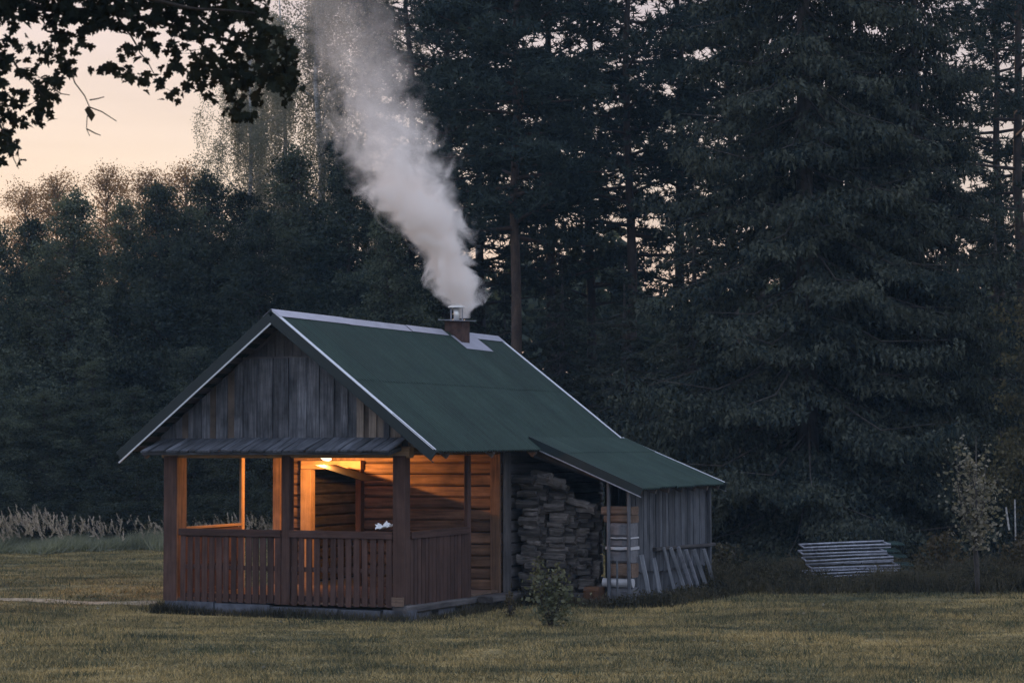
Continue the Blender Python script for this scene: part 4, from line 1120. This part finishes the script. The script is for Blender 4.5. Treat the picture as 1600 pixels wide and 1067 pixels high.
weeds('shed_weeds_grass', [(*hp(4.9, 3.65), *f4, .12, .25), (*hp(7.0, 4.0), *hp(7.3, 9.0), .18, .75)], 8000, .08, .30, 'weed', .009, 6, .16, 7000)
weeds('low_weeds_grass', [(5.0, 36.9, 8.2, 36.7, .3, 1)], 9000, .10, .38, 'weed', .009, 17, .18, 5000)
weeds('undergrowth', [(3.9, 37.4, 5.5, 37.1, .35, .14), (7.9, 36.6, 12.5, 36.3, .42, .26), (5.0, 39.3, 13.5, 39.3, .8, .46)], 38000, .15, .55, 'weed', .010, 7, .16, 52000)

tv = np.random.default_rng(91)
tc_ = np.stack([tv.uniform(-13, 13, 420), tv.uniform(20.5, 48, 420)], 1)
tb = np.repeat(tc_, 46, axis=0) + tv.normal(size=(420 * 46, 2)) * np.array([.26, .12])
lh_ = np.array([tuple(HM.inverted() @ Vector((a_, b_, 0)))[:2] for a_, b_ in tb])
keep = ~((lh_[:, 0] > -.3) & (lh_[:, 0] < 7.0) & (lh_[:, 1] > -.3) & (lh_[:, 1] < 8.6)); tb = tb[keep]
C = np.stack([tb[:, 0], tb[:, 1], gz(tb[:, 0], tb[:, 1])], 1); n = len(C)
V, F = blades(C, np.stack([tv.normal(0, .035, n), tv.normal(0, .035, n), tv.uniform(.04, .13, n)], 1), .007)
tag(link(bpy.data.objects.new('clover_tuft_grass', mesh_np('clover_tuft_grass', V, F, M['tuft']))), kind='stuff')

fv = np.random.default_rng(92)
C = np.stack([fv.uniform(-12, 12, 260), fv.uniform(20.5, 44, 260), np.zeros(260)], 1); C[:, 2] = gz(C[:, 0], C[:, 1]) + .05
V, F = quads(C, .026, .7, .8)
tag(link(bpy.data.objects.new('fallen_leaves', mesh_np('fallen_leaves', V, F, M['sapling']))), kind='stuff')

# lawn blades: one patch repeated over the lawn by geometry nodes
rng = np.random.default_rng(79)
m = 900
C = np.stack([rng.uniform(-.55, .55, m), rng.uniform(-.55, .55, m), np.full(m, -.01)], 1)
hh = rng.gamma(3, .008, m) + .008
D = np.stack([rng.normal(0, .030, m), rng.normal(0, .030, m), hh], 1)
V, F = blades(C, D, .0055)
patch_me = mesh_np('grass_patch', V, F, M['blade'])
px_, py_ = 0.0, 21.0
patch = link(bpy.data.objects.new('grass_patch', patch_me)); patch.location = (px_, py_, float(gz(px_, py_))); tag(patch, kind='stuff')
pts = []
y = 17.0
while y < 60:
    half = y * .30 + 3
    st = .62 if y < 34 else .85
    x = -half
    while x < half:
        qx, qy = x + R.uniform(-.2, .2), y + R.uniform(-.2, .2)
        l = HM.inverted() @ Vector((qx, qy, 0))
        if not (-.25 < l.x < 4.7 and -.35 < l.y < 8.4) and not (4.4 < l.x < 6.6 and 4.2 < l.y < 8.4):
            pts.append((qx, qy, float(gz(qx, qy))))
        x += st
    y += st
lawn_me = bpy.data.meshes.new('lawn_grass'); lawn_me.from_pydata(pts, [], [])
lawn = link(bpy.data.objects.new('lawn_grass', lawn_me)); tag(lawn, kind='stuff')
ng = bpy.data.node_groups.new('scatter', 'GeometryNodeTree')
ng.interface.new_socket('Geometry', in_out='INPUT', socket_type='NodeSocketGeometry')
ng.interface.new_socket('Geometry', in_out='OUTPUT', socket_type='NodeSocketGeometry')
gi = ng.nodes.new('NodeGroupInput'); go = ng.nodes.new('NodeGroupOutput')
ins = ng.nodes.new('GeometryNodeInstanceOnPoints'); oi = ng.nodes.new('GeometryNodeObjectInfo')
oi.inputs[0].default_value = patch; oi.transform_space = 'ORIGINAL'
rv = ng.nodes.new('FunctionNodeRandomValue'); rv.data_type = 'FLOAT_VECTOR'; rv.inputs[0].default_value = (0, 0, 0); rv.inputs[1].default_value = (0, 0, 6.283)
rs = ng.nodes.new('FunctionNodeRandomValue'); rs.data_type = 'FLOAT_VECTOR'; rs.inputs[0].default_value = (.9, .9, .6); rs.inputs[1].default_value = (1.1, 1.1, 1.7)
ng.links.new(gi.outputs[0], ins.inputs['Points']); ng.links.new(oi.outputs['Geometry'], ins.inputs['Instance'])
ng.links.new(rv.outputs[0], ins.inputs['Rotation']); ng.links.new(rs.outputs[0], ins.inputs['Scale'])
ng.links.new(ins.outputs[0], go.inputs[0])
md = lawn.modifiers.new('scatter', 'NODES'); md.node_group = ng

# ------------------------------------------------------------------ small plants
def small_plant(name, px, py, Y, h, r, nl, ls, mat, label, cat, stems=5, top_heavy=.0, trunk_r=.012, seed=3, ratio=.6, z_from=.12, group=None, fork=0.0):
    rr = random.Random(seed)
    global rng
    rng = np.random.default_rng(seed)
    x = (px - 800) / FPX * Y
    o = empty(name, (x, Y, float(gz(x, Y))))
    mb = MB(); Cs = []
    if fork: mb.tube([(0, 0, -.1), (.02, 0, fork * h * .5), (0, .01, fork * h), (.02, 0, h * .9)], [trunk_r * 1.3, trunk_r * 1.1, trunk_r, .004], 8)
    for k in range(stems):
        ang = rr.uniform(0, 6.28); q = rr.uniform(.25, 1)
        tip = Vector((math.cos(ang) * r * q * .8, math.sin(ang) * r * q * .8, h * rr.uniform(.62, 1.0)))
        p = limb(mb, (0, 0, -.05) if not fork else (0, 0, fork * h * rr.uniform(.9, 1.5)), tip, trunk_r if not fork else trunk_r * .5, .003, rr, .08, 6, 5)
        m = nl // stems
        t = z_from + (1 - z_from) * rng.uniform(0, 1, m) ** (1 - top_heavy)
        P_ = np.array([list(v) for v in p]); idx = t * 5; i0 = np.clip(idx.astype(int), 0, 4); fr = (idx - i0)[:, None]
        c = P_[i0] * (1 - fr) + P_[i0 + 1] * fr
        w = r * .42 * np.sin(np.pi * np.clip(t * .85 + .12, 0, 1))
        Cs.append(c + rng.normal(size=(m, 3)) * w[:, None] * np.array([1, 1, .5]))
    C = np.concatenate(Cs); C[:, 2] = np.abs(C[:, 2]) + .02
    V, F = quads(C, ls, ratio, .35)
    link(bpy.data.objects.new('stem', mb.mesh('stem', M['bark'], True)), o)
    link(bpy.data.objects.new('foliage', mesh_np('foliage', V, F, M[mat])), o)
    return tag(o, label, cat, group)
small_plant('shrub', 860, 980, 29.5, 1.10, .32, 1000, .036, 'bush', 'small leafy shrub growing on the lawn in front of the firewood', 'shrub', stems=7, seed=8, ratio=.75)
small_plant('brown_seedling', 797, 958, 31.3, .45, .10, 160, .03, 'dry', 'small reddish brown seedling by the porch step', 'seedling', stems=4, seed=9)
small_plant('sapling', 1522, 932, 35.4, 3.15, .50, 1250, .040, 'sapling', 'slender young tree with pale leaves standing at the right', 'sapling', stems=13, seed=12, trunk_r=.026, z_from=.0, top_heavy=-.1, ratio=.75, fork=.26)
o = beam('support_stake', (P(1527, 930, 35.5).x, 35.5, -.3), (P(1522, 832, 35.5).x, 35.5, .95), .07, .07, M['bark'], jag=.004); tag(o, 'dark wooden stake holding the slender young tree', 'stake')
o = beam('birch_stake', P(1586, 845, 40), P(1585, 782, 40), .028, .028, M['birchbark']); tag(o, 'thin white stake standing in front of the right hand spruces', 'stake')
o = beam('birch_stake', P(1576, 830, 41), P(1571, 794, 41), .035, .035, M['birchbark']); tag(o, 'short leaning pale stake left of the thin white stake', 'stake')
small_plant('fern_bush', 1462, 900, 38.4, 1.0, .55, 700, .05, 'dry', 'yellow brown bush beside the metal frame stack', 'bush', stems=9, seed=13)
small_plant('fern_bush', 1592, 905, 38.0, 1.1, .55, 700, .05, 'dry', 'yellow brown bush at the right edge of the picture', 'bush', stems=9, seed=14)
small_plant('fern_bush', 1128, 915, 39.5, .8, .5, 500, .05, 'weed', 'low green bush right of the shed corner', 'bush', stems=8, seed=15)

# ------------------------------------------------------------------ maple overhanging from the upper left
MY = 15.0
mx0 = P(-330, 700, MY)
maple = empty('maple_tree', (mx0.x, MY, float(gz(mx0.x, MY))))
tag(maple, 'maple with dark pointed leaves hanging into the upper left of the view', 'tree')
MI = Matrix.Translation(-maple.location)
rr = random.Random(99)
mb = MB(); tz = float(gz(mx0.x, MY))
tp = [(0, 0, -.3), (.05, .05, 2.2), (.0, .1, 4.4), (.15, 0, 6.6), (.2, 0, 9.0)]
mb.tube(tp, [.22, .17, .14, .10, .06], 12)
mb.build('trunk', M['bark'], maple, True)
def ml(px, py, Y): return P(px, py, Y) - Vector(maple.location)
def bough(pts, r0, r1):
    mb = MB(); q = []
    for i in range(len(pts) - 1):
        for k in range(4):
            q.append(pts[i].lerp(pts[i + 1], k / 4) + Vector((rr.uniform(-1, 1), rr.uniform(-1, 1), rr.uniform(-1, 1))) * .012)
    q.append(pts[-1])
    n = len(q); mb.tube(q, [r0 + (r1 - r0) * (i / (n - 1)) ** .7 for i in range(n)], 6)
    return mb.build('bough', M['twig'], maple, True), q
b0 = Vector((.1, 0, 5.3))
b1_ = [b0, ml(-60, -40, 15.2), ml(60, 10, 15), ml(180, 20, 15.2), ml(300, 45, 15.4), ml(400, 75, 15.2), ml(455, 105, 15.1)]
b2_ = [Vector((.1, 0, 4.6)), ml(-60, 60, 14.8), ml(20, 95, 14.7), ml(70, 150, 14.6)]
b3_ = [Vector((.1, .1, 5.6)), ml(-20, -60, 14.2), ml(130, -30, 14.1), ml(280, 10, 14.2), ml(400, 20, 14.4)]
b4_ = [b1_[3], ml(215, 70, 15.1), ml(245, 120, 15.0)]
b5_ = [b1_[4], ml(345, 110, 15.3), ml(375, 165, 15.2)]
b6_ = [b2_[1], ml(-10, 150, 14.7), ml(10, 215, 14.6), ml(30, 262, 14.5)]
ends = []
for b_, r0, r1 in ((b1_, .045, .006), (b2_, .03, .004), (b3_, .045, .006), (b4_, .012, .003), (b5_, .012, .003), (b6_, .02, .003)):
    ends += bough(b_, r0, r1)[1]
tw = [[ml(112, 110, 15), ml(118, 128, 15), ml(133, 148, 15), ml(141, 166, 15), ml(137, 182, 15), ml(136, 200, 15), ml(141, 211, 15)], [ml(141, 166, 15), ml(160, 173, 15), ml(183, 188, 15)],
      [ml(83, 136, 15), ml(97, 145, 15), ml(110, 147, 15)], [ml(141, 155, 15), ml(153, 153, 15), ml(164, 150, 15)], [ml(137, 200, 15), ml(150, 207, 15), ml(158, 210, 15)], [ml(112, 110, 15), ml(90, 60, 15), ml(70, 12, 15)]]
mb = MB()
for t_ in tw: mb.tube(t_, [.006 * (1 - .6 * i / len(t_)) for i in range(len(t_))], 5)
mb.build('bare_twig', M['twig'], maple)
for k_ in range(3):
    mb = MB(); c_ = ml(139 + k_ * 2, 174 + k_ * 3, 15.0)
    mb.add([c_ + Vector((-.03, 0, .02)), c_ + Vector((0, .02, -.04)), c_ + Vector((.035, 0, .01)), c_ + Vector((0, -.02, .045))], [(0, 1, 2), (0, 2, 3), (0, 3, 1), (1, 3, 2)]); mb.build('withered_leaf', M['dry'], maple)
# leaf outline of five pointed lobes
half = [(0, -.42), (.05, -.40), (.20, -.46), (.34, -.36), (.27, -.22), (.50, -.18), (.56, .0), (.46, .02), (.52, .22), (.36, .16), (.22, .12), (.27, .34), (.16, .36), (.10, .46), (0, .62)]
outl = half + [(-x, y) for x, y in half[-2:0:-1]]
leaf_me = []
for v_ in range(4):
    r2 = random.Random(v_); vs = [(0, -.05, 0.0)]; fold = r2.uniform(.10, .35); curl = r2.uniform(-.25, .35)
    for x, y in outl:
        j = 1 + r2.uniform(-.07, .07)
        vs.append((x * j, y * j, abs(x) * fold - curl * y * y + r2.uniform(-.03, .03)))
    nn = len(outl)
    fs = [(0, 1 + k, 1 + (k + 1) % nn) for k in range(nn)]
    # petiole
    vs += [(-.008, -.42, 0), (.008, -.42, 0), (0, -.85, .06)]; fs.append((nn + 1, nn + 2, nn + 3))
    me = bpy.data.meshes.new('leaf'); me.from_pydata(vs, [], fs); me.materials.append(M['maple']); leaf_me.append(me)
low = [(-60, 240), (0, 275), (20, 272), (45, 250), (52, 205), (78, 205), (90, 180), (96, 150), (104, 128), (150, 130), (165, 118), (198, 148), (215, 132), (235, 170), (285, 172), (300, 142), (325, 180), (345, 182), (375, 200), (400, 192), (418, 160), (450, 172), (476, 145), (484, 125)]
def lowy(x):
    for (x0, y0), (x1, y1) in zip(low, low[1:]):
        if x0 <= x <= x1: return y0 + (y1 - y0) * (x - x0) / (x1 - x0)
    return 0
def right_edge(y):
    return np.interp(y, [-40, 10, 40, 70, 110, 130], [415, 424, 442, 468, 482, 484])
holes = [(28, 45, 26, 14), (62, 55, 20, 12), (165, 58, 30, 15), (150, 90, 26, 18), (222, 28, 16, 14), (255, 62, 14, 10), (30, 128, 22, 12), (75, 105, 14, 10), (215, 100, 12, 8), (280, 120, 13, 10), (250, 95, 12, 8), (365, 35, 20, 6), (310, 70, 10, 8), (40, 215, 18, 12), (335, 140, 10, 7), (180, 25, 14, 6), (120, 40, 14, 8), (395, 95, 10, 6)]
placed = []
tries = 0
spray = [(rr.uniform(-70, 484), rr.uniform(-60, 285), rr.uniform(14, 30)) for _ in range(1300)]
spray = [q_ for q_ in spray if not (q_[1] > lowy(q_[0]) - 14 or q_[0] > right_edge(q_[1]) - 12 or any(((q_[0] - hx) / hw_) ** 2 + ((q_[1] - hy) / hh_) ** 2 < 1 for hx, hy, hw_, hh_ in holes))]
while len(placed) < 2300 and tries < 150000:
    tries += 1
    qx_, qy_, qr_ = rr.choice(spray); x = qx_ + rr.gauss(0, qr_ * .6); y = qy_ + rr.gauss(0, qr_ * .45)
    if y > lowy(x) - 8 or x > right_edge(y) - 6: continue
    if any(((x - hx) / hw_) ** 2 + ((y - hy) / hh_) ** 2 < 1 for hx, hy, hw_, hh_ in holes) and rr.random() < .93: continue
    dens = 1.0 if y < 50 else (.70 if x < 100 else .95 if x > 290 else .60)
    if rr.random() > dens: continue
    Y = 15 + rr.gauss(0, .35)
    placed.append((x, y, Y))
for _ in range(620):
    x = rr.uniform(-70, 425); placed.append((x, rr.uniform(-60, 22 + 14 * math.sin(x * .05) ** 2 * 2), 15 + rr.gauss(0, .4)))
vis = [p for p in placed if p[0] > -10 and p[1] > -10]
vis.sort(key=lambda p: (-(p[1] > 60), rr.random()))
single = set(vis[:300])
restV, restF = [], []
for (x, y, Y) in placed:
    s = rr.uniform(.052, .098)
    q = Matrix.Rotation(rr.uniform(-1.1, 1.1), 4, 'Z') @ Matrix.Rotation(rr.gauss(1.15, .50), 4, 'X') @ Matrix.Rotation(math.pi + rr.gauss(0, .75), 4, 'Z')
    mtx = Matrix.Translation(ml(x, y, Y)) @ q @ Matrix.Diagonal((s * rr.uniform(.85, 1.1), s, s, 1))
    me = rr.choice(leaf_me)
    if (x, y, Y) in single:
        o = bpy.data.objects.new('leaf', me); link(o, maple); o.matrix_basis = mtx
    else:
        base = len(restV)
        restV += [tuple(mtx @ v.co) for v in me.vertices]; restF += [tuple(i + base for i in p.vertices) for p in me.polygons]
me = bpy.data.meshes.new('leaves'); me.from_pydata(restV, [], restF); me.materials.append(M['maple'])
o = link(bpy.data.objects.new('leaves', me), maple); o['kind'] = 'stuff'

# ------------------------------------------------------------------ smoke
SY = 37.2
path = [(728, 487, 13, 1.0), (725, 468, 30, 1.0), (710, 432, 39, 1.0), (696, 400, 44, .95), (677, 362, 54, .80), (652, 320, 68, .60), (626, 272, 78, .42), (604, 215, 80, .29), (586, 160, 80, .22), (570, 105, 82, .18), (550, 50, 88, .13), (524, 0, 100, .10), (500, -50, 118, .05)]
ppm = FPX / SY
zs = []; cx = []; rs_ = []; ds = []
for (x, y, r_, dn) in path:
    p = P(x, y, SY); zs.append(p.z); cx.append(p.x); rs_.append(r_ / ppm); ds.append(dn)
z0, z1 = zs[0], zs[-1]
mb = MB()
mb.tube([(cx[0], SY, zs[0] - .12)] + [(c, SY, z) for c, z in zip(cx, zs)], [rs_[0] * 1.5] + [r_ * 1.75 for r_ in rs_], 14)
sm_ = bpy.data.materials.new('smoke'); sm_.use_nodes = True; t = sm_.node_tree; t.nodes.clear(); l = t.links.new
g = N(t, 'ShaderNodeTexCoord'); sx = N(t, 'ShaderNodeSeparateXYZ')
# coarse warp
n0 = N(t, 'ShaderNodeTexNoise', inp={'Scale': 1.35, 'Detail': 2.0, 'Roughness': .5}); l(g.outputs['Object'], n0.inputs['Vector'])
s0 = N(t, 'ShaderNodeVectorMath', operation='SUBTRACT'); l(n0.outputs['Color'], s0.inputs[0]); s0.inputs[1].default_value = (.5, .5, .5)
s1 = N(t, 'ShaderNodeVectorMath', operation='SCALE', inp={'Scale': .8}); l(s0.outputs[0], s1.inputs[0])
zn0 = N(t, 'ShaderNodeSeparateXYZ'); l(g.outputs['Object'], zn0.inputs[0])
wz = N(t, 'ShaderNodeMapRange', inp={1: z0, 2: z0 + 3.0, 3: .18, 4: 1.0}); l(zn0.outputs[2], wz.inputs[0])
s1b = N(t, 'ShaderNodeVectorMath', operation='SCALE'); l(s1.outputs[0], s1b.inputs[0]); l(wz.outputs[0], s1b.inputs['Scale'])
pw = N(t, 'ShaderNodeVectorMath', operation='ADD'); l(g.outputs['Object'], pw.inputs[0]); l(s1b.outputs[0], pw.inputs[1])
l(pw.outputs[0], sx.inputs[0])
zn = N(t, 'ShaderNodeMapRange', inp={1: z0, 2: z1, 3: 0.0, 4: 1.0}); l(sx.outputs[2], zn.inputs[0])
def fcurve(vals, lo, hi):
    c = N(t, 'ShaderNodeFloatCurve'); l(zn.outputs[0], c.inputs['Value']); cu = c.mapping.curves[0]
    P_ = [((z - z0) / (z1 - z0), (v_ - lo) / (hi - lo)) for z, v_ in zip(zs, vals)]
    cu.points[0].location = P_[0]; cu.points[1].location = P_[-1]
    for q in P_[1:-1]: cu.points.new(*q)
    c.mapping.update()
    m_ = N(t, 'ShaderNodeMapRange', inp={1: 0.0, 2: 1.0, 3: lo, 4: hi}); l(c.outputs[0], m_.inputs[0]); return m_.outputs[0]
cxo = fcurve(cx, min(cx) - .1, max(cx) + .1); ro = fcurve(rs_, 0.0, max(rs_) + .1); do = fcurve(ds, 0.0, 1.05)
dx = N(t, 'ShaderNodeMath', operation='SUBTRACT'); l(sx.outputs[0], dx.inputs[0]); l(cxo, dx.inputs[1])
dy = N(t, 'ShaderNodeMath', operation='SUBTRACT', inp={1: SY}); l(sx.outputs[1], dy.inputs[0])
cb_ = N(t, 'ShaderNodeCombineXYZ'); l(dx.outputs[0], cb_.inputs[0]); l(dy.outputs[0], cb_.inputs[1])
ln_ = N(t, 'ShaderNodeVectorMath', operation='LENGTH'); l(cb_.outputs[0], ln_.inputs[0])
dv = N(t, 'ShaderNodeMath', operation='DIVIDE'); l(ln_.outputs['Value'], dv.inputs[0]); l(ro, dv.inputs[1])
nz = N(t, 'ShaderNodeTexNoise', inp={'Scale': 2.0, 'Detail': 7.0, 'Roughness': .58, 'Distortion': 1.2}); l(g.outputs['Object'], nz.inputs['Vector'])
nm = N(t, 'ShaderNodeMath', operation='MULTIPLY_ADD', inp={1: -3.0, 2: 1.5}); l(nz.outputs[0], nm.inputs[0])
dd_ = N(t, 'ShaderNodeMath', operation='ADD'); l(dv.outputs[0], dd_.inputs[0]); l(nm.outputs[0], dd_.inputs[1])
sm2 = N(t, 'ShaderNodeMapRange', interpolation_type='SMOOTHSTEP', inp={1: 1.02, 2: .35, 3: 0.0, 4: 1.0}); l(dd_.outputs[0], sm2.inputs[0])
dn_ = N(t, 'ShaderNodeMath', operation='POWER', inp={1: 2.0}); l(do, dn_.inputs[0])
m1 = N(t, 'ShaderNodeMath', operation='MULTIPLY'); l(sm2.outputs[0], m1.inputs[0]); l(dn_.outputs[0], m1.inputs[1])
m2 = N(t, 'ShaderNodeMath', operation='MULTIPLY', inp={1: 14.0}); l(m1.outputs[0], m2.inputs[0])
pv = N(t, 'ShaderNodeVolumePrincipled'); pv.inputs['Color'].default_value = (1.0, .962, .935, 1); pv.inputs['Anisotropy'].default_value = 0.25
l(m2.outputs[0], pv.inputs['Density'])
om = N(t, 'ShaderNodeOutputMaterial'); l(pv.outputs[0], om.inputs['Volume'])
o = mb.build('smoke', sm_); tag(o, kind='stuff')

# ------------------------------------------------------------------ thin haze volume, added to lift dark tones towards blue
hz_ = bpy.data.materials.new('haze'); hz_.use_nodes = True; t = hz_.node_tree; t.nodes.clear()
pv = N(t, 'ShaderNodeVolumePrincipled'); pv.inputs['Color'].default_value = (.42, .68, 1.0, 1); pv.inputs['Density'].default_value = 0.00042
om = N(t, 'ShaderNodeOutputMaterial'); t.links.new(pv.outputs[0], om.inputs['Volume'])
mb = MB(); mb.box(-950, 950, -320, 1550, -3.0, 27.0)
tag(mb.build('haze', hz_), kind='stuff')
